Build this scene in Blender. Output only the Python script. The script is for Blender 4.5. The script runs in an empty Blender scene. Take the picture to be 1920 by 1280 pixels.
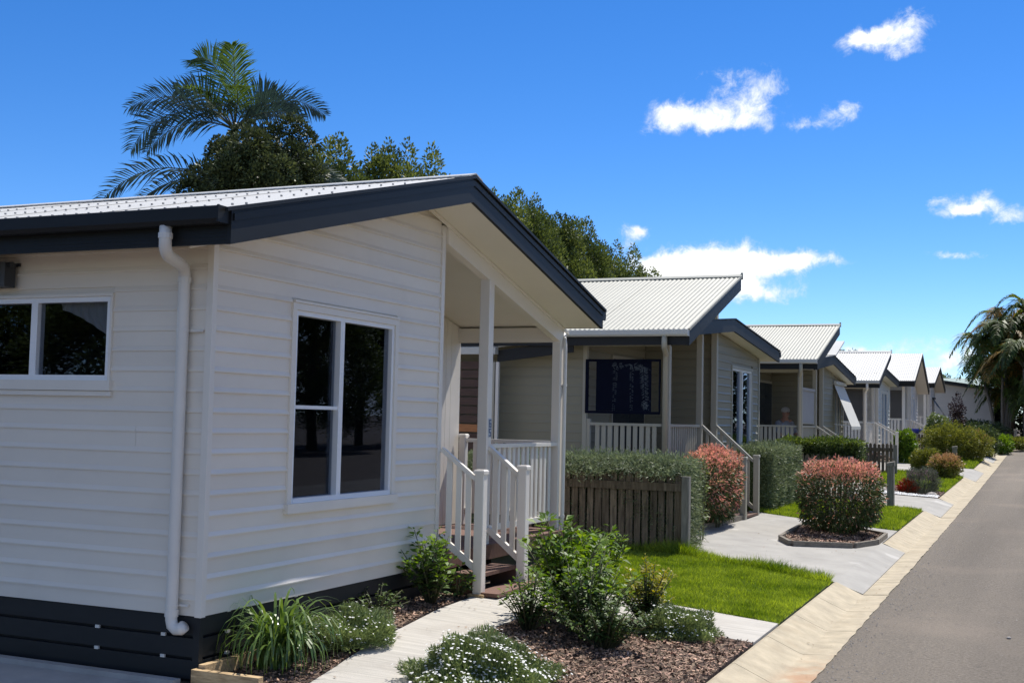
import bpy, math, random
import numpy as np
from mathutils import Vector
random.seed(7); rng = np.random.default_rng(7)
S = bpy.context.scene
COL = S.collection
R = math.radians

# ------------------------------------------------------------------ camera
cd = bpy.data.cameras.new('camera'); cam = bpy.data.objects.new('camera', cd); COL.objects.link(cam)
cd.sensor_width = 36.0; cd.lens = 2268.23/1920*36; cd.clip_end = 2000; cd.clip_start = .05
YAW, PIT, ROL = R(23.9936), R(3.64952), R(1.26249)
fw = Vector((-math.sin(YAW)*math.cos(PIT), math.cos(YAW)*math.cos(PIT), math.sin(PIT)))
rt = Vector((math.cos(YAW), math.sin(YAW), 0)); up = rt.cross(fw)
r2 = rt*math.cos(ROL)+up*math.sin(ROL); u2 = up*math.cos(ROL)-rt*math.sin(ROL)
from mathutils import Matrix
cam.matrix_world = Matrix(((r2.x, u2.x, -fw.x, 0), (r2.y, u2.y, -fw.y, 0), (r2.z, u2.z, -fw.z, 1.9), (0, 0, 0, 1)))
S.camera = cam

# ------------------------------------------------------------------ light and sky
SUN = Vector((.158, .61, 1.0)).normalized()
W = bpy.data.worlds.new('World'); S.world = W; W.use_nodes = True
nt = W.node_tree; nt.nodes.clear()
def N(t, tree=None, **k):
    n = (tree or nt).nodes.new(t)
    for a, b in k.items(): setattr(n, a, b)
    return n
sky = N('ShaderNodeTexSky'); sky.sky_type = 'NISHITA'; sky.sun_disc = False
sky.sun_elevation = math.asin(SUN.z); sky.sun_rotation = math.atan2(SUN.x, SUN.y)
sky.altitude = 600; sky.air_density = .72; sky.dust_density = .05; sky.ozone_density = 3.6
hs = N('ShaderNodeHueSaturation'); hs.inputs['Hue'].default_value = .507; hs.inputs['Saturation'].default_value = 1.30; hs.inputs['Value'].default_value = .95
nt.links.new(sky.outputs[0], hs.inputs['Color'])
geo = N('ShaderNodeNewGeometry')
def vm(op, a, b=None):
    n = N('ShaderNodeVectorMath', operation=op)
    for i, x in enumerate((a, b)):
        if x is None: continue
        if hasattr(x, 'links'): nt.links.new(x, n.inputs[i])
        else: n.inputs[i].default_value = x
    return n
def mt(op, *a):
    n = N('ShaderNodeMath', operation=op)
    for i, x in enumerate(a):
        if hasattr(x, 'links'): nt.links.new(x, n.inputs[i])
        else: n.inputs[i].default_value = x
    return n.outputs[0]
tc = N('ShaderNodeTexCoord'); DIR = tc.outputs['Generated']
def noise(scale, detail, rough, dist=0., src=None):
    n = N('ShaderNodeTexNoise'); n.inputs['Scale'].default_value = scale; n.inputs['Detail'].default_value = detail
    n.inputs['Roughness'].default_value = rough; n.inputs['Distortion'].default_value = dist
    nt.links.new(src or DIR, n.inputs['Vector']); return n
warp = noise(34, 4, .6)
wv = vm('SUBTRACT', warp.outputs['Color'], (.5, .5, .5)); wv = vm('SCALE', wv.outputs[0]); wv.inputs['Scale'].default_value = .022
wd = vm('ADD', DIR, wv.outputs[0]).outputs[0]
def px(x, y):
    d = (x-960)/2268.23*r2-(y-640)/2268.23*u2+fw; return tuple(d.normalized())
# cumulus puffs: (direction, half width, half height, density, tilt)
CL = [(px(1700, 55), .026, .0135, 1.15, .25), (px(1640, 75), .024, .0095, .95, .30), (px(1600, 75), .013, .006, .8, .3), (px(1690, 100), .022, .006, .65, .1),
      (px(1405, 153), .037, .0125, 1.18, .0), (px(1325, 216), .042, .0135, 1.08, -.05), (px(1255, 222), .026, .0115, .95, -.1), (px(1412, 196), .012, .012, .6, .4), (px(1375, 236), .022, .006, .7, .1),
      (px(1580, 208), .020, .008, 1.0, .15), (px(1525, 236), .018, .006, .85, .25),
      (px(1330, 500), .058, .015, 1.35, .05), (px(1400, 490), .040, .0125, 1.25, .0), (px(1520, 492), .034, .0068, 1.15, .0), (px(1250, 505), .030, .012, 1.1, .0), (px(1440, 548), .030, .0072, 1.1, .0), (px(1360, 545), .03, .009, .9, 0.),
      (px(1830, 380), .024, .0085, 1.1, .15), (px(1800, 396), .018, .005, .9, .2), (px(1895, 398), .018, .006, .8, -.2), (px(1755, 377), .010, .004, .7, .2), (px(1905, 415), .014, .004, .7, -.2), (px(1800, 480), .026, .0038, .95, .05),
      (px(1178, 435), .012, .011, .9, -.3), (px(1195, 440), .008, .006, .7, 0.), (px(1795, 632), .02, .004, .7, .1), (px(1795, 672), .020, .0085, .95, .0), (px(1770, 690), .02, .006, .8, 0.), (px(1525, 105), .006, .003, .45, 0.), (px(1660, 655), .05, .010, .75, 0.), (px(1720, 602), .015, .003, .6, 0.), (px(1600, 655), .02, .006, .8, 0.)]
dens = None
for c, su, sv, amp, tl in CL:
    c = Vector(c).normalized(); a = Vector((c.y, -c.x, 0)).normalized(); b = a.cross(c)*1.0
    if b.z < 0: b = -b
    a2 = (a+b*tl*0.6*(su and 1)).normalized(); b2 = (b-a*tl*0.6).normalized()
    du = vm('DOT_PRODUCT', wd, tuple(a2/su)).outputs['Value']; du = mt('SUBTRACT', du, a2.dot(c)/su)
    dv = vm('DOT_PRODUCT', wd, tuple(b2/sv)).outputs['Value']; dv = mt('SUBTRACT', dv, b2.dot(c)/sv)
    q = mt('ADD', mt('MULTIPLY', du, du), mt('MULTIPLY', dv, dv))
    e = mt('MULTIPLY', mt('EXPONENT', mt('MULTIPLY', q, -.85)), amp)
    dens = e if dens is None else mt('ADD', dens, e)
n1 = noise(46, 11, .70, .35)
n2 = noise(16, 3, .5)
puff = mt('ADD', mt('MULTIPLY', mt('SUBTRACT', n1.outputs['Fac'], .5), 3.1), mt('MULTIPLY', mt('SUBTRACT', n2.outputs['Fac'], .5), .5))
cov = mt('ADD', dens, puff)
mr = N('ShaderNodeMapRange'); mr.interpolation_type = 'SMOOTHSTEP'
mr.inputs['From Min'].default_value = .46; mr.inputs['From Max'].default_value = 1.75
nt.links.new(cov, mr.inputs['Value'])
gate = N('ShaderNodeMapRange'); gate.interpolation_type = 'SMOOTHSTEP'; gate.inputs['From Min'].default_value = .08; gate.inputs['From Max'].default_value = .5
nt.links.new(dens, gate.inputs['Value'])
cm = mt('MULTIPLY', mr.outputs[0], gate.outputs[0])
# denser cumulus added only outside the view, to whiten the light on shaded walls
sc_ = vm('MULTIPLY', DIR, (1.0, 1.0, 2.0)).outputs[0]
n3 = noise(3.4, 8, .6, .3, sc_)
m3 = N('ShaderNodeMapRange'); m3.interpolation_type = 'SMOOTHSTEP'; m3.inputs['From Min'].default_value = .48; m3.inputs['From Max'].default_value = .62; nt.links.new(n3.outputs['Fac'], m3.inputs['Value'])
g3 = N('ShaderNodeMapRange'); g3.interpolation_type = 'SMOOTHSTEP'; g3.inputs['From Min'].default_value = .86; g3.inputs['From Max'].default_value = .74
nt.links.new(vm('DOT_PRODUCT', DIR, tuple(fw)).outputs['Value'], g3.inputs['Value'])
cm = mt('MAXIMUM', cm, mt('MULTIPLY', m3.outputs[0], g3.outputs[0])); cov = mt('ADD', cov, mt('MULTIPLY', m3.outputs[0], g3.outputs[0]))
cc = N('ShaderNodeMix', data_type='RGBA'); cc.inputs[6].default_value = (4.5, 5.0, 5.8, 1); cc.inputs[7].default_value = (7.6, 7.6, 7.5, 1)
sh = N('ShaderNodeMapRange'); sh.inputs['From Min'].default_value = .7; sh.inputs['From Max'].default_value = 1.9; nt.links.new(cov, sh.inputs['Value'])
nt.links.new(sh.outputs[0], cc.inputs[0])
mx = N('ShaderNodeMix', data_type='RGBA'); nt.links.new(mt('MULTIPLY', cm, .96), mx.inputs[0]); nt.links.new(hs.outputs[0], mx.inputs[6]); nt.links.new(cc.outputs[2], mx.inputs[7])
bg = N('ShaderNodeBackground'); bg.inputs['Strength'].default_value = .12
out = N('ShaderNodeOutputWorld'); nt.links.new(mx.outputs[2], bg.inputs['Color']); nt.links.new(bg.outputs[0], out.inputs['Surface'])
sd = bpy.data.lights.new('sun', 'SUN'); sd.energy = 4.1; sd.angle = R(.53); sd.color = (1, .955, .88)
so = bpy.data.objects.new('sun', sd); COL.objects.link(so); so.rotation_euler = SUN.to_track_quat('Z', 'Y').to_euler(); so.location = (0, 10, 40)
S.view_settings.view_transform = 'Standard'; S.view_settings.look = 'None'; S.view_settings.gamma = 1; S.view_settings.exposure = 0.55
S.view_settings.use_curve_mapping = False
S.render.engine = 'CYCLES'
S.cycles.max_bounces = 8; S.cycles.transparent_max_bounces = 12; S.cycles.caustics_reflective = False; S.cycles.caustics_refractive = False

# ------------------------------------------------------------------ materials
MATS = {}
def mat(name, col, rough=.6, var=.1, scale=3., stretch=(1, 1, 1), bump=0., bscale=None, spec=.5, detail=5., col2=None, metal=0., leafvar=0., trans=0., spots=None, coat=0., objvar=0., bands=None):
    m = bpy.data.materials.new(name); m.use_nodes = True; t = m.node_tree; b = t.nodes['Principled BSDF']
    b.inputs['Roughness'].default_value = rough; b.inputs['Specular IOR Level'].default_value = spec; b.inputs['Metallic'].default_value = metal
    if coat: b.inputs['Coat Weight'].default_value = coat
    tcn = t.nodes.new('ShaderNodeTexCoord'); mp = t.nodes.new('ShaderNodeMapping'); mp.inputs['Scale'].default_value = stretch
    t.links.new(tcn.outputs['Object'], mp.inputs[0])
    nz = t.nodes.new('ShaderNodeTexNoise'); nz.inputs['Scale'].default_value = scale; nz.inputs['Detail'].default_value = detail; nz.inputs['Roughness'].default_value = .62
    t.links.new(mp.outputs[0], nz.inputs['Vector'])
    cr = t.nodes.new('ShaderNodeValToRGB'); cr.color_ramp.elements[0].position = .3; cr.color_ramp.elements[1].position = .7
    c1 = tuple(max(0, c*(1-var)) for c in col); c2 = tuple(c*(1+var) for c in (col2 or col))
    cr.color_ramp.elements[0].color = (*c1, 1); cr.color_ramp.elements[1].color = (*c2, 1)
    t.links.new(nz.outputs['Fac'], cr.inputs[0]); src = cr.outputs[0]
    if leafvar:
        g_ = t.nodes.new('ShaderNodeNewGeometry'); h = t.nodes.new('ShaderNodeHueSaturation')
        m1 = t.nodes.new('ShaderNodeMapRange'); m1.inputs['To Min'].default_value = 1-leafvar; m1.inputs['To Max'].default_value = 1+leafvar
        t.links.new(g_.outputs['Random Per Island'], m1.inputs['Value']); t.links.new(m1.outputs[0], h.inputs['Value'])
        m2 = t.nodes.new('ShaderNodeMath'); m2.operation = 'MULTIPLY_ADD'; m2.inputs[1].default_value = -.03; m2.inputs[2].default_value = .515
        t.links.new(g_.outputs['Random Per Island'], m2.inputs[0]); t.links.new(m2.outputs[0], h.inputs['Hue'])
        t.links.new(src, h.inputs['Color']); src = h.outputs[0]
    if spots:
        vz = t.nodes.new('ShaderNodeTexNoise'); vz.inputs['Scale'].default_value = spots[0]; vz.inputs['Detail'].default_value = 3
        t.links.new(tcn.outputs['Object'], vz.inputs['Vector'])
        vr = t.nodes.new('ShaderNodeMapRange'); vr.inputs['From Min'].default_value = spots[1]; vr.inputs['From Max'].default_value = spots[1]+spots[4]; t.links.new(vz.outputs['Fac'], vr.inputs['Value'])
        mm = t.nodes.new('ShaderNodeMix'); mm.data_type = 'RGBA'; mm.inputs[7].default_value = (*spots[2], 1)
        sm = t.nodes.new('ShaderNodeMath'); sm.operation = 'MULTIPLY'; sm.inputs[1].default_value = spots[3]; t.links.new(vr.outputs[0], sm.inputs[0])
        t.links.new(sm.outputs[0], mm.inputs[0]); t.links.new(src, mm.inputs[6]); src = mm.outputs[2]
    if bands:                                              # long soft streaks (tyre paths, drifts of dust)
        m9 = t.nodes.new('ShaderNodeMapping'); m9.inputs['Scale'].default_value = bands[0]; t.links.new(tcn.outputs['Object'], m9.inputs[0])
        z9 = t.nodes.new('ShaderNodeTexNoise'); z9.inputs['Scale'].default_value = 1.0; z9.inputs['Detail'].default_value = 4; t.links.new(m9.outputs[0], z9.inputs['Vector'])
        r9 = t.nodes.new('ShaderNodeMapRange'); r9.inputs['From Min'].default_value = .3; r9.inputs['From Max'].default_value = .7; r9.inputs['To Min'].default_value = 1-bands[1]; r9.inputs['To Max'].default_value = 1+bands[1]; t.links.new(z9.outputs['Fac'], r9.inputs['Value'])
        h9 = t.nodes.new('ShaderNodeHueSaturation'); t.links.new(r9.outputs[0], h9.inputs['Value']); t.links.new(src, h9.inputs['Color']); src = h9.outputs[0]
    if objvar:                                             # board to board variation
        oi = t.nodes.new('ShaderNodeObjectInfo'); r8 = t.nodes.new('ShaderNodeMapRange'); r8.inputs['To Min'].default_value = 1-objvar; r8.inputs['To Max'].default_value = 1+objvar; t.links.new(oi.outputs['Random'], r8.inputs['Value'])
        h8 = t.nodes.new('ShaderNodeHueSaturation'); t.links.new(r8.outputs[0], h8.inputs['Value']); t.links.new(src, h8.inputs['Color']); src = h8.outputs[0]
    t.links.new(src, b.inputs['Base Color'])
    if bump:
        bz = t.nodes.new('ShaderNodeTexNoise'); bz.inputs['Scale'].default_value = bscale or scale*6; bz.inputs['Detail'].default_value = 4
        t.links.new(mp.outputs[0], bz.inputs['Vector'])
        bp = t.nodes.new('ShaderNodeBump'); bp.inputs['Strength'].default_value = bump; bp.inputs['Distance'].default_value = .01
        t.links.new(bz.outputs['Fac'], bp.inputs['Height']); t.links.new(bp.outputs[0], b.inputs['Normal'])
    if trans:
        tr = t.nodes.new('ShaderNodeBsdfTranslucent'); ms = t.nodes.new('ShaderNodeMixShader'); ms.inputs[0].default_value = trans
        tb = t.nodes.new('ShaderNodeHueSaturation'); tb.inputs['Saturation'].default_value = 1.15; tb.inputs['Value'].default_value = 1.5; tb.inputs['Hue'].default_value = .485
        t.links.new(src, tb.inputs['Color']); t.links.new(tb.outputs[0], tr.inputs['Color'])
        t.links.new(b.outputs[0], ms.inputs[1]); t.links.new(tr.outputs[0], ms.inputs[2]); t.links.new(ms.outputs[0], t.nodes['Material Output'].inputs['Surface'])
    MATS[name] = m; return m

M = {}
M['clad'] = mat('cream weatherboard paint', (.77, .71, .62), .45, .03, 1.2, (1, 1, 3), bump=.05, bscale=30, spots=(1.7, .56, (.62, .56, .48), .30, .2), objvar=.035)
M['clad_beige'] = mat('beige weatherboard paint', (.25, .232, .165), .5, .04, 1.5, bump=.04, bscale=40)
M['clad_grey'] = mat('pale grey weatherboard paint', (.62, .60, .55), .5, .04, 1.5)
M['trim'] = mat('cream trim paint', (.78, .73, .65), .4, .03, 2)
M['trim_beige'] = mat('pale beige trim paint', (.38, .36, .29), .45, .03, 2)
M['white'] = mat('white aluminium', (.84, .85, .86), .3, .02, 2)
M['slate'] = mat('slate fascia paint', (.0115, .0128, .0138), .5, .15, 2, (1, 1, 6), spec=.28)
M['skirt'] = mat('dark skirting paint', (.008, .0095, .0115), .6, .2, 3, (1, 1, 4))
M['roof'] = mat('off white corrugated steel', (.38, .372, .310), .55, .05, 1.2, spots=(1.6, .55, (.33, .32, .28), .35, .25), spec=.3)
M['roof_bright'] = mat('clean white corrugated steel', (.50, .495, .465), .5, .05, 1.0)
M['soffit'] = mat('cream soffit sheet', (.80, .76, .66), .6, .03, 1)
M['screw'] = mat('grey roofing screw', (.30, .29, .28), .5, .1)
M['pvc'] = mat('cream downpipe plastic', (.70, .67, .62), .32, .03, 3)
M['gutter_cream'] = mat('cream steel gutter', (.52, .51, .46), .4, .05, 2)
M['timber'] = mat('weathered paling timber', (.120, .094, .066), .9, .5, 3, (12, 12, 1), bump=.6, bscale=30, col2=(.185, .15, .11), spec=.2, objvar=.25)
M['timber_grey'] = mat('grey weathered post timber', (.22, .205, .175), .85, .35, 4, (10, 10, 1), bump=.5, bscale=30)
M['sleeper'] = mat('golden treated sleeper', (.42, .27, .13), .75, .3, 4, (2, 14, 14), bump=.4, bscale=25, col2=(.55, .40, .22))
M['edging'] = mat('weathered garden edging timber', (.19, .165, .13), .85, .35, 4, (4, 4, 10), bump=.4)
M['deck'] = mat('red brown deck stain', (.14, .070, .048), .65, .25, 4, (1, 10, 1), bump=.3, objvar=.15)
M['slat'] = mat('brown stained screen slat', (.075, .038, .026), .6, .3, 4, (1, 1, 8))
M['slat_orange'] = mat('fresh orange brown slat', (.42, .17, .06), .6, .2, 4, (1, 1, 8))
M['dark'] = mat('dark lining and shade', (.012, .012, .014), .8, .1)  # also paints the shade under the floor, behind doors and in the carport
M['curtain'] = mat('sheer white curtain', (.50, .50, .49), .9, .06, 8)
M['asphalt'] = mat('road asphalt', (.152, .128, .100), .92, .42, 45, bump=.9, bscale=160, detail=8, spots=(.55, .52, (.215, .175, .135), .65, .22), bands=((1.1, .07, 1), .2))
M['soil'] = mat('bare soil', (.09, .065, .045), .95, .4, 6, bump=.6)
M['grassbase'] = mat('lawn soil', (.06, .085, .022), .95, .4, 9, bump=.6)
M['concrete'] = mat('broomed concrete path', (.47, .44, .39), .88, .18, 3.2, (.5, 9, 1), bump=.3, bscale=40, spots=(1.6, .53, (.33, .295, .25), .5, .2))
M['drive'] = mat('grey painted driveway', (.335, .318, .285), .85, .14, 2.2, bump=.25, bscale=60, spots=(1.1, .63, (.52, .50, .46), .5, .03))
M['slab'] = mat('shaded concrete slab', (.34, .335, .33), .85, .15, 3, bump=.2)
M['pebble'] = mat('white pebble', (.72, .71, .68), .7, .15, 20, leafvar=.2)
M['rock'] = mat('grey garden rock', (.34, .31, .28), .85, .25, 6, bump=.5)
M['mulch'] = mat('brown bark mulch', (.18, .11, .072), .9, .4, 3, leafvar=.85, col2=(.32, .215, .145))
M['mulch_base'] = mat('mulch bed soil', (.075, .045, .032), .95, .35, 25, bump=.8)
M['navy'] = mat('navy mesh blind', (.004, .006, .016), .9, .2, 5, spec=.1)
M['navy_print'] = mat('pale palm print', (.11, .135, .15), .7, .3, 9)
M['blind_grey'] = mat('grey roller blind', (.33, .325, .315), .75, .05, 2)
M['blind_dark'] = mat('brown grey roller blind', (.085, .08, .075), .8, .08, 2)
M['awning'] = mat('pale canvas awning', (.60, .59, .54), .8, .05, 4)
M['awning_dark'] = mat('charcoal awning case', (.03, .034, .04), .45, .1, 3)
M['blue'] = mat('blue glazed ceramic', (.03, .05, .42), .12, .1, 4)
M['sign'] = mat('blue house number', (.06, .10, .19), .5, .1)
M['sign_plate'] = mat('pale house number plate', (.50, .54, .58), .4, .05)
M['greenroof'] = mat('pale green roof steel', (.22, .29, .23), .5, .08, 2)
M['endwall'] = mat('cream rendered wall', (.68, .62, .54), .8, .05, 2)
M['bark'] = mat('brown grey bark', (.13, .10, .08), .9, .4, 6, (6, 6, 1), bump=.6)
M['stem'] = mat('green brown stem', (.09, .09, .04), .8, .3, 6)
M['palmtrunk'] = mat('ringed palm trunk', (.22, .19, .15), .85, .3, 5, (1, 1, 9), bump=.5)
M['skin'] = mat('skin', (.46, .25, .18), .55, .05)
M['shirt'] = mat('pale blue shirt', (.32, .36, .46), .85, .06)
M['trousers'] = mat('dark trousers', (.05, .055, .07), .85, .1)
M['hair'] = mat('grey white hair', (.48, .46, .43), .7, .2, 40)
M['steel'] = mat('grey steel', (.35, .36, .37), .35, .05, metal=.6)
lf = dict(rough=.5, spec=.3)
M['l_lilly'] = mat('olive green lilly pilly leaf', (.058, .098, .026), var=.4, scale=.55, leafvar=.6, trans=.25, col2=(.13, .16, .042), **lf)
M['l_bushtree'] = mat('dull dark green leaf', (.036, .058, .022), var=.35, scale=.8, leafvar=.65, trans=.14, col2=(.075, .092, .034), **lf)
M['l_palm'] = mat('blue green palm leaflet', (.046, .074, .050), var=.3, scale=.8, leafvar=.35, trans=.22, **lf)
M['l_palm_young'] = mat('fresh green palm leaflet', (.075, .125, .03), var=.25, scale=.8, leafvar=.35, trans=.35, **lf)
M['l_cane'] = mat('green cane palm leaflet', (.090, .130, .030), var=.35, scale=.7, leafvar=.5, trans=.38, **lf)
M['l_cane_gold'] = mat('yellowed cane palm leaflet', (.32, .21, .06), var=.35, scale=.7, leafvar=.4, trans=.3, **lf)
M['l_rosemary'] = mat('grey green rosemary leaf', (.165, .205, .110), var=.3, scale=2.5, leafvar=.55, trans=.22, **lf)
M['l_murraya'] = mat('bright green hedge leaf', (.11, .16, .035), var=.3, scale=2.5, leafvar=.5, trans=.25, **lf)
M['l_nandina'] = mat('dark green shrub leaf', (.065, .095, .033), var=.3, scale=3, leafvar=.6, trans=.2, **lf)
M['l_red'] = mat('salmon red new leaf', (.62, .235, .215), var=.25, scale=5, leafvar=.4, trans=.3, col2=(.62, .40, .25), **lf)
M['l_broad'] = mat('fresh green broad leaf', (.115, .20, .03), var=.3, scale=5, leafvar=.45, trans=.35, **lf)
M['l_dark'] = mat('dark glossy leaf', (.075, .125, .032), var=.3, scale=5, leafvar=.5, trans=.18, **lf)
M['l_lime'] = mat('yellow lime leaf', (.28, .27, .035), var=.2, scale=5, leafvar=.35, trans=.3, **lf)
M['l_daisy'] = mat('grey green daisy leaf', (.19, .245, .095), var=.3, scale=5, leafvar=.45, trans=.2, **lf)
M['petal'] = mat('white daisy petal', (.80, .80, .77), .6, .04, 10, leafvar=.1, trans=.2)
M['l_strap'] = mat('glossy strap leaf', (.105, .175, .038), var=.35, scale=6, leafvar=.4, trans=.25, rough=.3, spec=.6)
M['l_grass'] = mat('lawn blade', (.110, .220, .024), var=.35, scale=1.6, leafvar=.6, trans=.42, rough=.5, spec=.25, col2=(.235, .305, .05))
M['l_lav'] = mat('grey lavender stalk', (.105, .125, .085), var=.3, scale=5, leafvar=.4, trans=.2, **lf)
M['l_mauve'] = mat('mauve lavender head', (.22, .15, .17), var=.2, scale=5, leafvar=.3, trans=.2, **lf)
M['l_brom'] = mat('red bromeliad leaf', (.34, .065, .02), var=.3, scale=9, leafvar=.4, trans=.2, **lf)
M['l_yel'] = mat('yellow green shrub leaf', (.17, .19, .04), var=.35, scale=2.5, leafvar=.5, trans=.25, **lf)
M['l_pink'] = mat('pinkish cream leaf', (.40, .27, .13), var=.3, scale=4, leafvar=.4, trans=.25, **lf)
M['l_purple'] = mat('dark purple leaf', (.060, .036, .032), var=.3, scale=3, leafvar=.4, trans=.1, **lf)

def kerb_mat():
    m = mat('pale kerb concrete', (.43, .365, .255), .88, .20, 5, bump=.35, bscale=70, spots=(3.5, .55, (.36, .29, .19), .55, .18), detail=7)
    t = m.node_tree; b = t.nodes['Principled BSDF']; src = b.inputs['Base Color'].links[0].from_socket
    tcn = t.nodes.new('ShaderNodeTexCoord'); sep = t.nodes.new('ShaderNodeSeparateXYZ'); t.links.new(tcn.outputs['Object'], sep.inputs[0])
    def mr_(s, a, b_, c=0, d=1):
        n = t.nodes.new('ShaderNodeMapRange'); n.interpolation_type = 'SMOOTHSTEP'; n.inputs[1].default_value = a; n.inputs[2].default_value = b_; n.inputs[3].default_value = c; n.inputs[4].default_value = d
        t.links.new(s, n.inputs[0]); return n.outputs[0]
    ya = mr_(sep.outputs['Y'], 10.9, 9.0); xa = mr_(sep.outputs['X'], -2.02, -1.80)
    nz = t.nodes.new('ShaderNodeTexNoise'); nz.inputs['Scale'].default_value = 6; nz.inputs['Detail'].default_value = 5; t.links.new(tcn.outputs['Object'], nz.inputs['Vector'])
    na = mr_(nz.outputs['Fac'], .35, .6)
    def mul(a, b_):
        n = t.nodes.new('ShaderNodeMath'); n.operation = 'MULTIPLY'; t.links.new(a, n.inputs[0])
        if hasattr(b_, 'links'): t.links.new(b_, n.inputs[1])
        else: n.inputs[1].default_value = b_
        return n.outputs[0]
    f = mul(mul(mul(ya, xa), na), .75)
    mm = t.nodes.new('ShaderNodeMix'); mm.data_type = 'RGBA'; mm.inputs[7].default_value = (.42, .20, .09, 1)
    t.links.new(f, mm.inputs[0]); t.links.new(src, mm.inputs[6]); t.links.new(mm.outputs[2], b.inputs['Base Color'])
    return m
M['kerb'] = kerb_mat()

def glass_mat():
    m = bpy.data.materials.new('tinted window glass'); m.use_nodes = True; t = m.node_tree; t.nodes.clear()
    o = t.nodes.new('ShaderNodeOutputMaterial'); gl_ = t.nodes.new('ShaderNodeBsdfGlossy'); gl_.inputs['Roughness'].default_value = .015; gl_.inputs['Color'].default_value = (.62, .72, .92, 1)
    tr = t.nodes.new('ShaderNodeBsdfTransparent'); tr.inputs['Color'].default_value = (.72, .74, .77, 1)
    lw = t.nodes.new('ShaderNodeLayerWeight'); lw.inputs['Blend'].default_value = .5
    pw = t.nodes.new('ShaderNodeMath'); pw.operation = 'POWER'; pw.inputs[1].default_value = 5; t.links.new(lw.outputs['Facing'], pw.inputs[0])
    fr = t.nodes.new('ShaderNodeMath'); fr.operation = 'MULTIPLY_ADD'; fr.inputs[1].default_value = .9; fr.inputs[2].default_value = .04; t.links.new(pw.outputs[0], fr.inputs[0])
    ms = t.nodes.new('ShaderNodeMixShader'); t.links.new(fr.outputs[0], ms.inputs[0]); t.links.new(tr.outputs[0], ms.inputs[1]); t.links.new(gl_.outputs[0], ms.inputs[2]); t.links.new(ms.outputs[0], o.inputs['Surface'])
    return m
M['glass'] = glass_mat()

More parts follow.
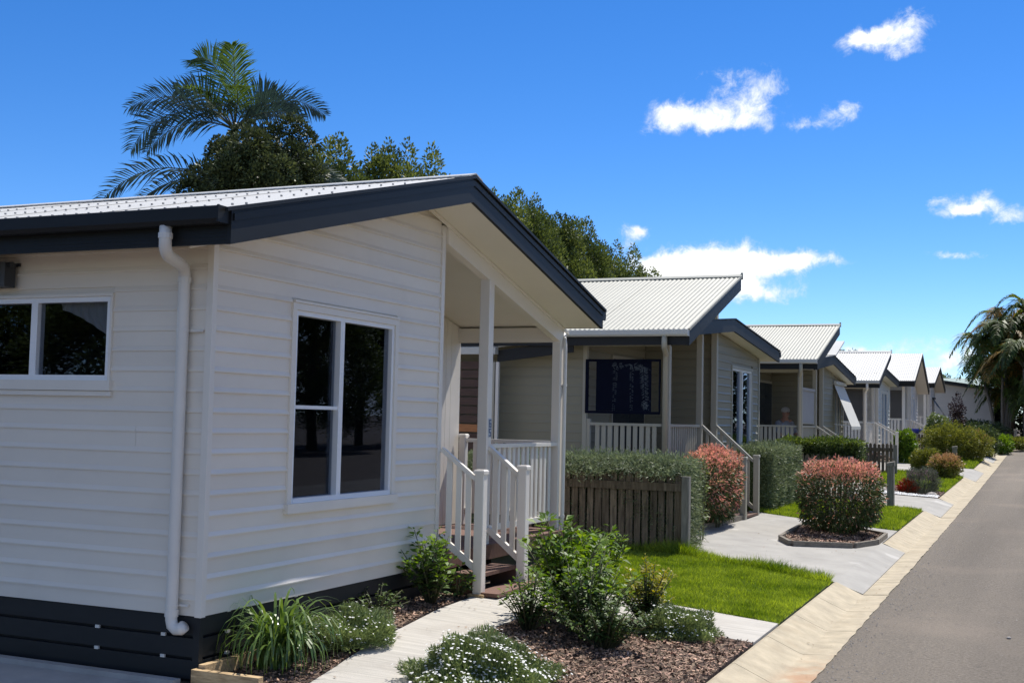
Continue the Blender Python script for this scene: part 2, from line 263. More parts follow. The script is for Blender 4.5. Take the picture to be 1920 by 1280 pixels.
# ------------------------------------------------------------------ object helpers
ORG = {}
def link(o, parent=None):
    COL.objects.link(o)
    if parent is not None: o.parent = parent; ORG[o.name] = ORG.get(parent.name, Vector((0, 0, 0)))
    return o
def thing(name, label, cat, loc, group=None, kind=None):
    o = bpy.data.objects.new(name, None); COL.objects.link(o); o.empty_display_size = .2
    o.location = loc; ORG[o.name] = Vector(loc)
    if label: o['label'] = label
    if cat: o['category'] = cat
    if group: o['group'] = group
    if kind: o['kind'] = kind
    return o
class MB:
    def __init__(s): s.v = []; s.f = []
    def add(s, vs, fs):
        n = len(s.v); s.v += [tuple(v) for v in vs]; s.f += [tuple(i+n for i in f) for f in fs]; return s
    def box(s, x0, x1, y0, y1, z0, z1, bev=0.):
        if bev:
            b = bev; n = []
            return s.prism([(x0+b, y0), (x1-b, y0), (x1, y0+b), (x1, y1-b), (x1-b, y1), (x0+b, y1), (x0, y1-b), (x0, y0+b)], z0, z1)
        return s.add([(x0, y0, z0), (x1, y0, z0), (x1, y1, z0), (x0, y1, z0), (x0, y0, z1), (x1, y0, z1), (x1, y1, z1), (x0, y1, z1)],
                     [(3, 2, 1, 0), (4, 5, 6, 7), (0, 1, 5, 4), (1, 2, 6, 5), (2, 3, 7, 6), (3, 0, 4, 7)])
    def prism(s, pts, z0, z1, axis='z'):
        n = len(pts)
        def mk(p, c): return (p[0], p[1], c) if axis == 'z' else ((c, p[0], p[1]) if axis == 'x' else (p[0], c, p[1]))
        vs = [mk(p, z0) for p in pts]+[mk(p, z1) for p in pts]
        fs = [tuple(range(n))[::-1], tuple(range(n, 2*n))]+[(i, (i+1) % n, n+(i+1) % n, n+i) for i in range(n)]
        return s.add(vs, fs)
    def hexa(s, a, b):
        "8 corner solid: a = bottom 4, b = top 4"
        return s.add(list(a)+list(b), [(3, 2, 1, 0), (4, 5, 6, 7), (0, 1, 5, 4), (1, 2, 6, 5), (2, 3, 7, 6), (3, 0, 4, 7)])
    def bar(s, p, q, w, h, upv=(0, 0, 1)):
        p = Vector(p); q = Vector(q); d = (q-p).normalized(); u = Vector(upv); sd_ = d.cross(u).normalized(); u = sd_.cross(d)
        vs = []
        for c in (p, q):
            for a, b in ((-1, -1), (1, -1), (1, 1), (-1, 1)): vs.append(c+sd_*a*w/2+u*b*h/2)
        return s.add(vs, [(3, 2, 1, 0), (4, 5, 6, 7), (0, 1, 5, 4), (1, 2, 6, 5), (2, 3, 7, 6), (3, 0, 4, 7)])
    def tube(s, pts, r, n=10, cap=True):
        pts = [Vector(p) for p in pts]; rr = r if hasattr(r, '__len__') else [r]*len(pts); base = len(s.v); ref = Vector((.3, .8, .52)).normalized()
        for i, p in enumerate(pts):
            d = (pts[min(i+1, len(pts)-1)]-pts[max(i-1, 0)]).normalized(); a = d.cross(ref).normalized(); b = d.cross(a)
            for k in range(n):
                t = 2*math.pi*k/n; s.v.append(tuple(p+(a*math.cos(t)+b*math.sin(t))*rr[i]))
        for i in range(len(pts)-1):
            for k in range(n):
                s.f.append((base+i*n+k, base+i*n+(k+1) % n, base+(i+1)*n+(k+1) % n, base+(i+1)*n+k))
        if cap: s.f.append(tuple(base+k for k in range(n))); s.f.append(tuple(base+(len(pts)-1)*n+k for k in range(n))[::-1])
        return s
    def lathe(s, c, prof, n=16):
        base = len(s.v)
        for r_, z in prof:
            for k in range(n): t = 2*math.pi*k/n; s.v.append((c[0]+r_*math.cos(t), c[1]+r_*math.sin(t), c[2]+z))
        for i in range(len(prof)-1):
            for k in range(n): s.f.append((base+i*n+k, base+i*n+(k+1) % n, base+(i+1)*n+(k+1) % n, base+(i+1)*n+k))
        return s
    def build(s, name, m, parent=None, smooth=False, fixn=True):
        me = bpy.data.meshes.new(name); o_ = ORG.get(parent.name, Vector((0, 0, 0))) if parent is not None else Vector((0, 0, 0))
        me.from_pydata([(v[0]-o_.x, v[1]-o_.y, v[2]-o_.z) for v in s.v], [], s.f)
        me.materials.append(M[m] if isinstance(m, str) else m)
        if fixn:
            import bmesh
            b = bmesh.new(); b.from_mesh(me); bmesh.ops.recalc_face_normals(b, faces=b.faces); b.to_mesh(me); b.free()
        if smooth:
            for p in me.polygons: p.use_smooth = True
        o = bpy.data.objects.new(name, me); link(o, parent); return o
def npmesh(name, V, k, m, parent=None, org=None):
    "V: (n,k,3) separate polygons of k corners"
    V = np.asarray(V, np.float32); n = V.shape[0]
    o_ = ORG.get(parent.name, Vector((0, 0, 0))) if parent is not None else Vector((0, 0, 0))
    V = V-np.array(o_, np.float32)
    me = bpy.data.meshes.new(name); me.vertices.add(n*k); me.vertices.foreach_set('co', V.reshape(-1))
    me.loops.add(n*k); me.loops.foreach_set('vertex_index', np.arange(n*k, dtype=np.int32))
    me.polygons.add(n); me.polygons.foreach_set('loop_start', np.arange(0, n*k, k, dtype=np.int32))
    try: me.polygons.foreach_set('loop_total', np.full(n, k, dtype=np.int32))
    except Exception: pass
    me.materials.append(M[m]); me.update(calc_edges=True); me.validate()
    o = bpy.data.objects.new(name, me); link(o, parent); return o
def top(o, label, cat=None, group=None, kind=None):
    if label: o['label'] = label
    if cat: o['category'] = cat
    if group: o['group'] = group
    if kind: o['kind'] = kind
    return o

# ------------------------------------------------------------------ ground shape
def gl(y):
    y = np.asarray(y, float)-7
    return .03+.012*y+np.where(y > 0, .00013*y*y, 0)
def g(x, y):
    x = np.asarray(x, float); y = np.asarray(y, float)
    s = np.clip((y-6.9)/1.6, 0, 1); s = s*s*(3-2*s)
    return gl(y)+.045*np.clip(-2.25-x, 0, 3.2)*s
def gz(x, y): return float(g(x, y))
def kx(y): return .014*np.maximum(np.asarray(y, float)-56.5, 0)**2   # the street bends right at its far end

def sheet(name, left, right, m, nu=24, nv=12, off=.0, zf=None, thick=0., parent=None, kind='structure'):
    "a ground sheet between two polylines with the same number of points"
    L = np.array(left, float); Rr = np.array(right, float)
    def res(P):
        d = np.r_[0, np.cumsum(np.linalg.norm(np.diff(P[:, :2], axis=0), axis=1))]; t = np.linspace(0, d[-1], nu+1)
        return np.stack([np.interp(t, d, P[:, i]) for i in range(2)], 1)
    L = res(L); Rr = res(Rr); b = MB(); vs = []
    for i in range(nu+1):
        for j in range(nv+1):
            p = L[i]*(1-j/nv)+Rr[i]*j/nv; z = (zf(p[0], p[1]) if zf else gz(p[0], p[1]))+off; vs.append((p[0], p[1], z))
    fs = [(i*(nv+1)+j, i*(nv+1)+j+1, (i+1)*(nv+1)+j+1, (i+1)*(nv+1)+j) for i in range(nu) for j in range(nv)]
    if thick:
        rim = [j for j in range(nv+1)]+[i*(nv+1)+nv for i in range(1, nu+1)]+[nu*(nv+1)+j for j in range(nv-1, -1, -1)]+[i*(nv+1) for i in range(nu-1, 0, -1)]
        n0 = len(vs); vs += [(vs[k][0], vs[k][1], vs[k][2]-thick) for k in rim]; q = len(rim)
        fs += [(rim[a], rim[(a+1) % q], n0+(a+1) % q, n0+a) for a in range(q)]
    b.add(vs, fs); o = b.build(name, m, parent, smooth=False)
    if kind and parent is None: o['kind'] = kind
    return o

# ground: one sheet to the horizon
def build_ground():
    xs = np.r_[-900, -300, -120, -60, -40, -25, -16, -12, -9, -7, -6, -5.45, -5, -4.5, -4, -3.5, -3, -2.6, -2.25, -2.0, -1.7]
    ys = np.r_[-60, -10, 0, 4, 6.9, 7.3, 7.7, 8.1, 8.5, np.arange(9, 40, 1.), np.arange(40, 90, 5.), 120, 200, 400, 900]
    xs = np.r_[xs, 8.5, 12, 20, 60, 200, 900]
    b = MB(); vs = []
    def zz(x, y):
        yy = min(y, 90.); z = gz(x, yy)
        if x > -2.3: z = float(gl(yy))-(.16 if x < 8.3 else .0)
        return z-.012
    for y in ys:
        for x in xs: vs.append((x, y, zz(x, y)))
    n = len(xs); b.add(vs, [(i*n+j, i*n+j+1, (i+1)*n+j+1, (i+1)*n+j) for i in range(len(ys)-1) for j in range(n-1)])
    o = b.build('ground', 'soil', None); o['kind'] = 'structure'
build_ground()
# road
def build_road():
    ys = np.r_[-30, -10, 0, np.arange(4, 80, 2.)]; b = MB(); vs = []; off = [-1.66, -1.2, 0, 2, 3.2, 5, 7.2, 8.4]
    for y in ys:
        for x in off:
            crown = .05*(1-((x-3.2)/4.9)**2); vs.append((x+float(kx(y)), y, float(gl(y))-.10+crown-.004))
    n = len(off); b.add(vs, [(i*n+j, i*n+j+1, (i+1)*n+j+1, (i+1)*n+j) for i in range(len(ys)-1) for j in range(n-1)])
    o = b.build('road', 'asphalt', None, smooth=True); o['kind'] = 'structure'
build_road()
# kerb in cast sections; the driveways cut through it
DRV = [(14.2, 18.55), (24.85, 28.3), (37.0, 41.6), (48.6, 52.0)]
def build_kerb():
    k = thing('kerb', None, None, (0, 0, 0), kind='structure')
    def sec(y0, y1, full=True):
        b = MB(); prof0 = [(-2.25, .004), (-2.22, .012), (-1.95, -.105), (-1.92, -.112), (-1.655, -.092), (-1.655, -.25), (-2.25, -.25)]
        prof1 = [(-1.93, -.112), (-1.655, -.092), (-1.655, -.25), (-1.93, -.25)]
        pr = prof0 if full else prof1; ns = 9; vs = []
        for i in range(ns+1):
            y = y0+(y1-y0)*i/ns
            for x, z in pr: vs.append((x+float(kx(y))+random.uniform(-.012, .009)*(x > -1.7), y, float(gl(y))+z+(.004 if not full else 0)))
        n = len(pr)
        fs = [(i*n+j, i*n+(j+1) % n, (i+1)*n+(j+1) % n, (i+1)*n+j) for i in range(ns) for j in range(n)]+[tuple(range(n)), tuple(range(ns*n, ns*n+n))]
        b.add(vs, fs); b.build('kerb_section' if full else 'gutter_section', 'kerb', k)
    edges = [5.2]; 
    y = 5.2; segs = []
    cuts = [d for d in DRV]
    bounds = [2.0]+[v for d in cuts for v in d]+[66.0]
    for i in range(0, len(bounds), 2):
        a, c = bounds[i], bounds[i+1]; n = max(1, round((c-a)/1.2))
        for q in range(n): segs.append((a+(c-a)*q/n+.005, a+(c-a)*(q+1)/n-.005, True))
    for a, c in cuts:
        n = round((c-a)/1.2)
        for q in range(n): segs.append((a+(c-a)*q/n+.004, a+(c-a)*(q+1)/n-.004, False))
    for s in segs: sec(*s)
build_kerb()
def zdrive(x, y):
    z = gz(x, y)
    if x > -2.25: z = float(gl(y))-.112*min(1, (x+2.25)/.32)
    return z
# concrete paths and driveways
sheet('garden_path', [(-4.62, 6.6), (-4.80, 8.5), (-4.98, 9.7), (-5.02, 10.5), (-4.97, 11.62)], [(-3.98, 6.6), (-4.02, 7.6), (-4.25, 9.0), (-4.25, 10.2), (-4.25, 11.62)], 'concrete', 30, 8, off=.012, thick=.08)
sheet('garden_path', [(-4.246, 11.62), (-3.5, 11.47), (-2.27, 11.20)], [(-4.246, 10.55), (-3.3, 10.45), (-2.27, 10.18)], 'concrete', 20, 10, off=.012, thick=.08)
sheet('carport_slab', [(-12, 4.0), (-4.75, 4.0)], [(-12, 6.72), (-5.0, 6.72)], 'slab', 6, 4, off=.012, thick=.1)
b = MB().box(-12, -5.46, 6.722, 6.80, -.02, .075); o = b.build('kerb_strip', 'slab'); o['kind'] = 'structure'
# ------------------------------------------------------------------ weatherboards
PITCH = .1453
PROF = [(-.012, .0), (.001, .0), (.002, .104), (.016, .106), (.0165, .116), (.000, PITCH), (-.012, PITCH)]
def subtract(a, b, holes):
    iv = [(a, b)]
    for h0, h1 in holes:
        nv = []
        for p, q in iv:
            if h1 <= p or h0 >= q: nv.append((p, q)); continue
            if h0 > p: nv.append((p, h0))
            if h1 < q: nv.append((h1, q))
        iv = nv
    return [(p, q) for p, q in iv if q-p > .015]
def clad(parent, axis, c, sgn, a, b, z0, z1, m, holes=(), single=True, pitch=PITCH, joints=0., deep=1.):
    """boards on the plane axis=c, facing sgn; a(z), b(z) the ends, z0..z1 the height"""
    fa = a if callable(a) else (lambda z: a); fb = b if callable(b) else (lambda z: b)
    k = 0; J = MB(); first = None
    while z0+k*pitch < z1-.01:
        zb = z0+k*pitch; zt = min(zb+pitch, z1); k += 1
        hs_ = [(h[0], h[1]) for h in holes if min(zt, h[3])-max(zb, h[2]) > .35*(zt-zb)]
        A = min(fa(zb), fa(zt)); B = max(fb(zb), fb(zt))
        pcs = []
        for p, q in subtract(A, B, hs_):
            if joints and q-p > 1.6 and random.random() < joints:
                m_ = random.uniform(p+.5, q-.5); pcs += [(p, m_-.0015), (m_+.0015, q)]
            else: pcs.append((p, q))
        for p, q in pcs:
            pr = [(o_, min(z_*pitch/PITCH, zt-zb)) for o_, z_ in PROF]; vs = []
            for e in (0, 1):
                for o_, z_ in pr:
                    z = zb+z_
                    u = max(p, fa(z)) if e == 0 else min(q, fb(z))
                    if e == 0: u = min(u, q)
                    else: u = max(u, min(q, max(p, fa(z))))
                    w = c+sgn*(o_*deep if o_ > 0 else o_)
                    vs.append((w, u, z) if axis == 'x' else (u, w, z))
            n = len(pr); fs = [tuple(range(n)), tuple(range(n, 2*n))]+[(i, (i+1) % n, n+(i+1) % n, n+i) for i in range(n)]
            if single: MB().add(vs, fs).build('weatherboard', m, parent)
            else: J.add(vs, fs)
    if not single and J.v:
        o = J.build('weatherboards', m, parent); o['kind'] = 'stuff'
def wall(parent, axis, c0, c1, a, b, z0, ztop, m, holes=(), name='wall', breaks=()):
    "solid wall between planes c0 and c1 with rectangular holes; ztop may be a function"
    ft = ztop if callable(ztop) else (lambda u: ztop)
    cuts = sorted(set([a, b]+[v for h in holes for v in h[:2] if a < v < b]+[v for v in breaks if a < v < b])); B = MB()
    def block(p, q, zl, fz):
        if min(fz(p), fz(q))-zl < .005: return
        pts = [(p, zl), (q, zl), (q, fz(q)), (p, fz(p))]
        B.prism(pts, c0, c1, axis)if axis == 'x' else B.prism(pts, c0, c1, 'y')
    for p, q in zip(cuts[:-1], cuts[1:]):
        hs_ = sorted([h for h in holes if h[0] <= p+1e-6 and h[1] >= q-1e-6], key=lambda h: h[2]); zl = z0
        for h in hs_:
            zz = h[2]; block(p, q, zl, lambda u, zz=zz: zz); zl = h[3]
        block(p, q, zl, ft)
    return B.build(name, m, parent)
def bx(parent, name, m, *a, bev=0.): return MB().box(*a, bev=bev).build(name, m, parent)
def sort2(a, b): return (a, b) if a < b else (b, a)

def window(parent, axis, c, sgn, a0, a1, z0, z1, mull=(), bars=(), trim_m='trim', trimw=.055, frame_m='white', sill=True, name='window', room=1.2, curtain=None, flash=False):
    """sash window in plane axis=c: frame, panes set back, outside trim, sill, a dark room behind"""
    def B(u0, u1, w0, w1, za, zb, mb):
        w0, w1 = sort2(c+sgn*w0, c+sgn*w1)
        return mb.box(w0, w1, u0, u1, za, zb) if axis == 'x' else mb.box(u0, u1, w0, w1, za, zb)
    t = MB(); e = .022
    B(a0, a0+trimw, -.02, e, z0, z1, t); B(a1-trimw, a1, -.02, e, z0, z1, t); B(a0, a1, -.02, e+.002, z1+.0005, z1+trimw, t)
    w = t.build(name, trim_m, parent)
    if sill:
        s_ = MB(); B(a0-.02, a1+.02, -.02, .045, z0-.075, z0-.0005, s_); s_.build('sill', trim_m, w)
    if flash:
        s_ = MB(); B(a0+.01, a1-.01, -.01, .035, z1+trimw+.001, z1+trimw+.02, s_); s_.build('flashing', 'trim', w)
    f = MB(); q = .038; i0, i1 = a0+trimw+.001, a1-trimw-.001; d0, d1 = -.075, .006
    B(i0, i0+q, d0, d1, z0, z1, f); B(i1-q, i1, d0, d1, z0, z1, f); B(i0+q, i1-q, d0, d1, z1-q, z1, f); B(i0+q, i1-q, d0, d1+.006, z0, z0+q, f)
    for x in mull: B(x-.032, x+.032, d0+.003, d1-.003, z0+q, z1-q, f)
    f.build('sash', frame_m, w)
    if bars:
        f = MB()
        for (u0, u1, z) in bars: B(u0, u1, -.062, -.008, z-.014, z+.014, f)
        f.build('glazing_bar', frame_m, w)
    xs = [i0+q]+[v for x in mull for v in (x-.032, x+.032)]+[i1-q]
    for j in range(0, len(xs), 2):
        pn = MB(); B(xs[j]-.004, xs[j+1]+.004, -.052+.016*(j//2 % 2), -.046+.016*(j//2 % 2), z0+q-.004, z1-q+.004, pn); pn.build('pane', 'glass', w)
    r = MB(); h = .25                                     # dark room: five sides
    u0, u1, w0, w1, za, zb = a0-h, a1+h, -.11, -room, z0-h, z1+h
    for args in ((u0-.02, u0, w0, w1, za, zb), (u1, u1+.02, w0, w1, za, zb), (u0, u1, w1, w1-.02, za, zb), (u0, u1, w0, w1, za-.02, za), (u0, u1, w0, w1, zb, zb+.02)): B(*args, r)
    r.build('room_lining', 'dark', w)
    if curtain:
        cu = MB(); nseg = 72; u0, u1, zt, fall = curtain; vs = []
        for i in range(nseg+1):
            s = i/nseg; u = u0+(u1-u0)*s; low = zt-fall*(s**1.35)*.8-.05
            for j in range(9):
                tt = j/8; z = zt+(low-zt)*tt; off = -.085-.007*math.sin(s*44+tt*3)-.015*tt; u = u+.05*tt*s
                vs.append((c+sgn*off, u, z) if axis == 'x' else (u, c+sgn*off, z))
        cu.add(vs, [(i*9+j, i*9+j+1, (i+1)*9+j+1, (i+1)*9+j) for i in range(nseg) for j in range(8)])
        o = cu.build('curtain', 'curtain', w, smooth=True, fixn=False)
    return w

def roof_sheets(parent, x0, x1, ya, za, yb, zb, m, sheet=.762, pitch=.0762, amp=.0065, seg=6, name='roof_sheet'):
    "corrugated sheets laid from (ya,za) up to (yb,zb), ribs up the slope, side by side along x"
    n = max(1, round((x1-x0)/sheet)); w = (x1-x0)/n
    L = math.hypot(yb-ya, zb-za); ny, nz = -(zb-za)/L, (yb-ya)/L
    if nz < 0: ny, nz = -ny, -nz
    shared = {}
    for i in range(n):
        b = MB(); ribs = max(2, round(w/pitch)); N_ = ribs*seg; vs = []
        lift = .003 if i % 2 else 0
        for (yy, zz) in ((ya, za), (yb, zb)):
            for lay in (0, -.004):
                for j in range(N_+1):
                    x = x0+w*i+w*j/N_; h = amp*math.cos(2*math.pi*j/seg)+lift+lay
                    vs.append((x, yy+ny*h, zz+nz*h))
        q = N_+1; fs = []
        for j in range(N_):
            fs += [(j, j+1, 2*q+j+1, 2*q+j), (q+j+1, q+j, 3*q+j, 3*q+j+1), (j+1, j, q+j, q+j+1), (2*q+j, 2*q+j+1, 3*q+j+1, 3*q+j)]
        b.add(vs, fs); b.build(name, m, parent, smooth=False)
def rake(parent, x0, x1, pts, thick, m, name='barge_board'):
    "board following the slope: pts (y, ztop) list, one piece per run"
    out_ = []
    for (ya, za), (yb, zb) in zip(pts[:-1], pts[1:]):
        b = MB(); b.prism([(ya, za-thick), (yb, zb-thick), (yb, zb), (ya, za)], x0, x1, 'x'); out_.append(b.build(name, m, parent))
    return out_
def handrail(parent, p, q, n, w=.065, h=.042, bal=.045, bot=None, drop=.80, m='trim', vertical=True, skip=.06, name='handrail'):
    "top rail p-q, bottom rail below it, n balusters"
    p = Vector(p); q = Vector(q); d = q-p
    b = MB().bar(p, q, w, h); rail = b.build(name, m, parent)
    lo = Vector((0, 0, drop)); MB().bar(p-lo, q-lo, .045, .06).build('bottom_rail', m, parent)
    flat = Vector((d.x, d.y, 0)).normalized(); sd_ = Vector((-flat.y, flat.x, 0))
    for i in range(n):
        t = (i+.5)/n if skip is None else skip+(1-2*skip)*(i+.5)/n
        c = p+d*t; a = flat*bal/2; s = sd_*.010; slope = d.z/max(1e-6, Vector((d.x, d.y)).length)*bal/2
        bot4 = [c-a-s, c+a-s, c+a+s, c-a+s]; dz = [-slope, slope, slope, -slope]
        B = MB().hexa([Vector((v.x, v.y, c.z-drop+.028+dz[k])) for k, v in enumerate(bot4)], [Vector((v.x, v.y, c.z-h/2+.001+dz[k])) for k, v in enumerate(bot4)])
        B.build('baluster', m, parent)
def post(parent, x, y, z0, z1, w, m, cap=False, name='post'):
    o = bx(parent, name, m, x-w/2, x+w/2, y-w/2, y+w/2, z0, z1, bev=.006)
    if cap:
        c = w/2+.009; b = MB()
        b.hexa([(x-c, y-c, z1), (x+c, y-c, z1), (x+c, y+c, z1), (x-c, y+c, z1)], [(x-c, y-c, z1+.028), (x+c, y-c, z1+.028), (x+c, y+c, z1+.028), (x-c, y+c, z1+.028)])
        c2 = c-.012; b.hexa([(x-c, y-c, z1+.0285), (x+c, y-c, z1+.0285), (x+c, y+c, z1+.0285), (x-c, y+c, z1+.0285)], [(x-c2, y-c2, z1+.042), (x+c2, y-c2, z1+.042), (x+c2, y+c2, z1+.042), (x-c2, y+c2, z1+.042)])
        b.build('post_cap', m, o)
    return o
def gutter(parent, x0, x1, y, zt, sgn, m, h=.115, w=.115, name='gutter'):
    "quad gutter along x hung at y, opening upwards; sgn is the outward side"
    pr = [(0, 0), (0, -h), (sgn*w*.82, -h), (sgn*w, -h*.75), (sgn*w, -.006), (sgn*(w-.012), 0), (sgn*(w-.016), -.02), (sgn*(w-.016), -h*.72), (sgn*w*.78, -h+.008), (sgn*.008, -h+.008), (sgn*.008, 0)]
    b = MB().prism([(y+a, zt+z) for a, z in pr], x0, x1, 'x'); o = b.build(name, m, parent)
    e = MB()
    for xx in (x0-.003, x1):
        e.prism([(y, zt), (y, zt-h), (y+sgn*w*.82, zt-h), (y+sgn*w, zt-h*.75), (y+sgn*w, zt)], xx, xx+.003, 'x')
    e.build('gutter_end', m, o); return o

# ------------------------------------------------------------------ house nearest the camera
def house_one():
    H = thing('house', 'nearest white weatherboard house with dark slate fascia, large front window and corner porch', 'house', (-5.4, 6.91, 0), 'houses along the street')
    XF, XB, YL = -5.4, -6.72, 6.91; zc = .48; rid = 10.0
    zs = lambda y: 3.895-.25*abs(y-rid)       # underside of the eaves
    zt = lambda y: 4.115-.25*abs(y-rid)
    # walls (solid core) and boards
    wl = (-7.86, -6.28, 2.115, 2.735); wf = (7.885, 9.565, 1.185, 2.775)
    wall(H, 'y', YL+.012, YL+.11, -12, XF-.012, zc, zs(YL)-.003, 'clad', [(wl[0]+.01, wl[1]-.01, wl[2], wl[3])])
    clad(H, 'y', YL, -1, -12, XF-.035, zc, zs(YL)-.03, 'clad', [wl], joints=.6, deep=.75)
    wall(H, 'x', XF-.11, XF-.012, YL+.112, 10.40, zc, lambda y: zs(y)-.004, 'clad', [(wf[0]+.01, wf[1]-.01, wf[2], wf[3])], breaks=(rid,))
    def ya(z): return YL+.035 if z < zs(YL+.035) else min(rid, rid-(3.895-z)/.25)
    def yb(z): return 10.385 if z < zs(10.385) else max(rid, rid+(3.895-z)/.25)
    clad(H, 'x', XF, 1, ya, yb, zc, 3.88, 'clad', [wf], joints=.12)
    # vertical joints between boards
    # corner trim and porch end trim
    b = MB(); b.box(XF-.035, XF+.018, YL-.018, YL+.034, zc-.004, zs(YL)-.002); b.build('corner_trim', 'trim', H)
    b = MB(); b.box(XF-.11, XF+.018, 10.387, 10.455, zc-.05, zs(10.42)-.03); b.build('corner_trim', 'trim', H)
    # porch recess
    bx(H, 'porch_wall', 'clad', XB, XF-.112, 10.403, 10.45, .56, 3.74)
    wall(H, 'x', XB-.1, XB, 10.45, 13.53, .48, lambda y: zs(y)-.004, 'clad')
    for i in range(24):
        a = 10.46+i*.127
        if a+.12 > 13.45: break
        if 10.85 < a < 12.3: continue
        bx(H, 'wall_board', 'clad', XB+.001, XB+.012, a, a+.121, .61, zs(a+.13)-.01)
    d = bx(H, 'door', 'white', XB+.004, XB+.05, 11.0, 12.2, .62, 2.70); bx(d, 'pane', 'glass', XB+.051, XB+.056, 11.12, 12.08, .75, 2.58)
    wall(H, 'y', 13.44, 13.53, -12, XB-.102, .3, zs(13.5)-.004, 'clad')
    wall(H, 'x', -12.1, -12, YL, 13.53, .0, lambda y: zs(y)-.004, 'clad', breaks=(rid,))
    # porch floor
    n = 14; y0, y1 = 10.456, 13.56
    for i in range(n):
        a = y0+(y1-y0)*i/n; bx(H, 'deck_board', 'deck', XB+.002, XF+.10, a+.003, a+(y1-y0)/n-.003, .572, .597)
    bx(H, 'deck_fascia', 'deck', XF+.10, XF+.125, y0, y1+.02, .455, .599); bx(H, 'deck_fascia', 'deck', XB, XF+.098, y1+.001, y1+.026, .455, .599)
    bx(H, 'deck_skirt', 'skirt', XF+.02, XF+.05, 11.6, y1, .16, .45)
    bx(H, 'deck_skirt', 'skirt', -12, XF+.018, y1-.03, y1-.005, .1, .45)
    # posts, beams
    post(H, XF+.0, 11.47, .598, zs(11.45)-.18, .115, 'trim'); pc = post(H, XF, 13.50, .598, zs(13.5)-.16, .105, 'trim')
    rake(H, XF-.045, XF+.045, [(10.457, zs(10.457)-.004), (13.56, zs(13.56)-.004)], .19, 'trim', 'porch_beam')
    rake(H, XF+.046, XF+.062, [(10.0, zs(10.0)-.004), (13.70, zs(13.70)-.004)], .035, 'trim', 'cover_strip')
    rake(H, XF+.019, XF+.034, [(YL-.3, zs(YL-.3)-.004), (10.0, zs(10.0)-.004)], .03, 'trim', 'cover_strip')
    bx(H, 'porch_beam', 'trim', XB, XF-.047, 13.455, 13.545, 2.83, zs(13.55)-.005)
    # soffit
    for i, (a, c) in enumerate(((6.43, rid), (rid, 13.57))):
        MB().prism([(a, zs(a)), (c, zs(c)), (c, zs(c)+.02), (a, zs(a)+.02)], -12.3, -4.905, 'x').build('soffit', 'soffit', H)
    # fascias
    rake(H, -4.904, -4.87, [(6.40, zt(6.40)), (rid, zt(rid)), (13.60, zt(13.60))], .222, 'slate', 'barge_board')
    rake(H, -4.869, -4.860, [(6.42, zt(6.42)-.02), (rid, zt(rid)-.02), (13.58, zt(13.58)-.02)], .05, 'slate', 'barge_capping')
    for k in range(0): rake(H, -4.8695, -4.8665, [(6.41, zt(6.41)-.10-.035*k), (rid, zt(rid)-.10-.035*k), (13.59, zt(13.59)-.10-.035*k)], .006, 'slate', 'fascia_rib')
    bx(H, 'fascia', 'slate', -12.3, -4.906, 6.405, 6.43, zs(6.43)-.004, 3.20); 
    for k in range(4): bx(H, 'fascia_rib', 'slate', -12.3, -4.907, 6.402, 6.4045, 3.018+.026*k, 3.024+.026*k)
    bx(H, 'fascia', 'slate', -12.3, -4.906, 13.57, 13.595, zs(13.57)-.004, 3.20)
    gutter(H, -12.3, -4.90, 6.40, 3.235, -1, 'slate'); gutter(H, -12.3, -4.875, 13.60, 3.215, 1, 'slate')
    bx(H, 'gutter_bracket', 'slate', -4.898, -4.885, 6.28, 6.40, 3.125, 3.235)
    # roof
    roof_sheets(H, -12.4, -4.855, 6.36, zt(6.36)+.015, rid, zt(rid)+.015, 'roof_bright'); roof_sheets(H, -12.4, -4.855, 13.64, zt(13.64)+.015, rid, zt(rid)+.015, 'roof_bright')
    rake(H, -12.4, -4.85, [(rid-.14, zt(rid-.14)+.042), (rid, zt(rid)+.05), (rid+.14, zt(rid+.14)+.042)], .012, 'roof_bright', 'ridge_capping')
    rake(H, -4.872, -4.846, [(6.33, zt(6.33)+.028), (rid, zt(rid)+.028), (13.66, zt(13.66)+.028)], .026, 'slate', 'barge_flashing')
    sc = MB()
    for r_ in range(4):
        y = 6.62+r_*1.08
        for j in range(66):
            x = -4.92-j*.1143-.02*(r_ % 2)
            if x < -12.3: break
            z = zt(y)+.030; sc.box(x-.0065, x+.0065, y-.0065, y+.0065, z-.004, z+.009)
    o = sc.build('roof_screws', 'screw', H); o['kind'] = 'stuff'
    # windows
    window(H, 'y', YL, -1, wl[0], wl[1], wl[2], wl[3], mull=(-7.055,), trimw=.022, curtain=(-6.88, -6.34, 2.70, .50), name='window')
    bx(H, 'cover_sill', 'trim', wl[0]-.02, wl[1]+.02, YL-.03, YL-.003, wl[2]-.115, wl[2]-.078)
    window(H, 'x', XF, 1, wf[0], wf[1], wf[2]+.02, wf[3]-.06, mull=(8.645,), bars=((7.96, 8.62, 1.955),), name='window', room=1.6, flash=True)
    # skirting boards with gaps, corner post and pale clips
    for k in range(4):
        z1 = zc-.006-k*.150
        if z1 < .03: break
        bx(H, 'skirting_board', 'skirt', -12, XF-.06, YL+.012, YL+.04, max(z1-.128, .0), z1)
        bx(H, 'skirting_board', 'skirt', XF-.045, XF-.015, YL+.05, 10.40, max(z1-.128, .0), z1)
    bx(H, 'skirting_post', 'skirt', XF-.06, XF-.006, YL+.006, YL+.05, .0, zc-.004)
    bx(H, 'underfloor_shade', 'dark', -12, XF-.06, YL+.05, YL+.06, .0, zc-.02); bx(H, 'underfloor_shade', 'dark', XF-.08, XF-.06, YL+.06, 10.4, .0, zc-.02)  # near-black sheets stand in for the dark under the floor
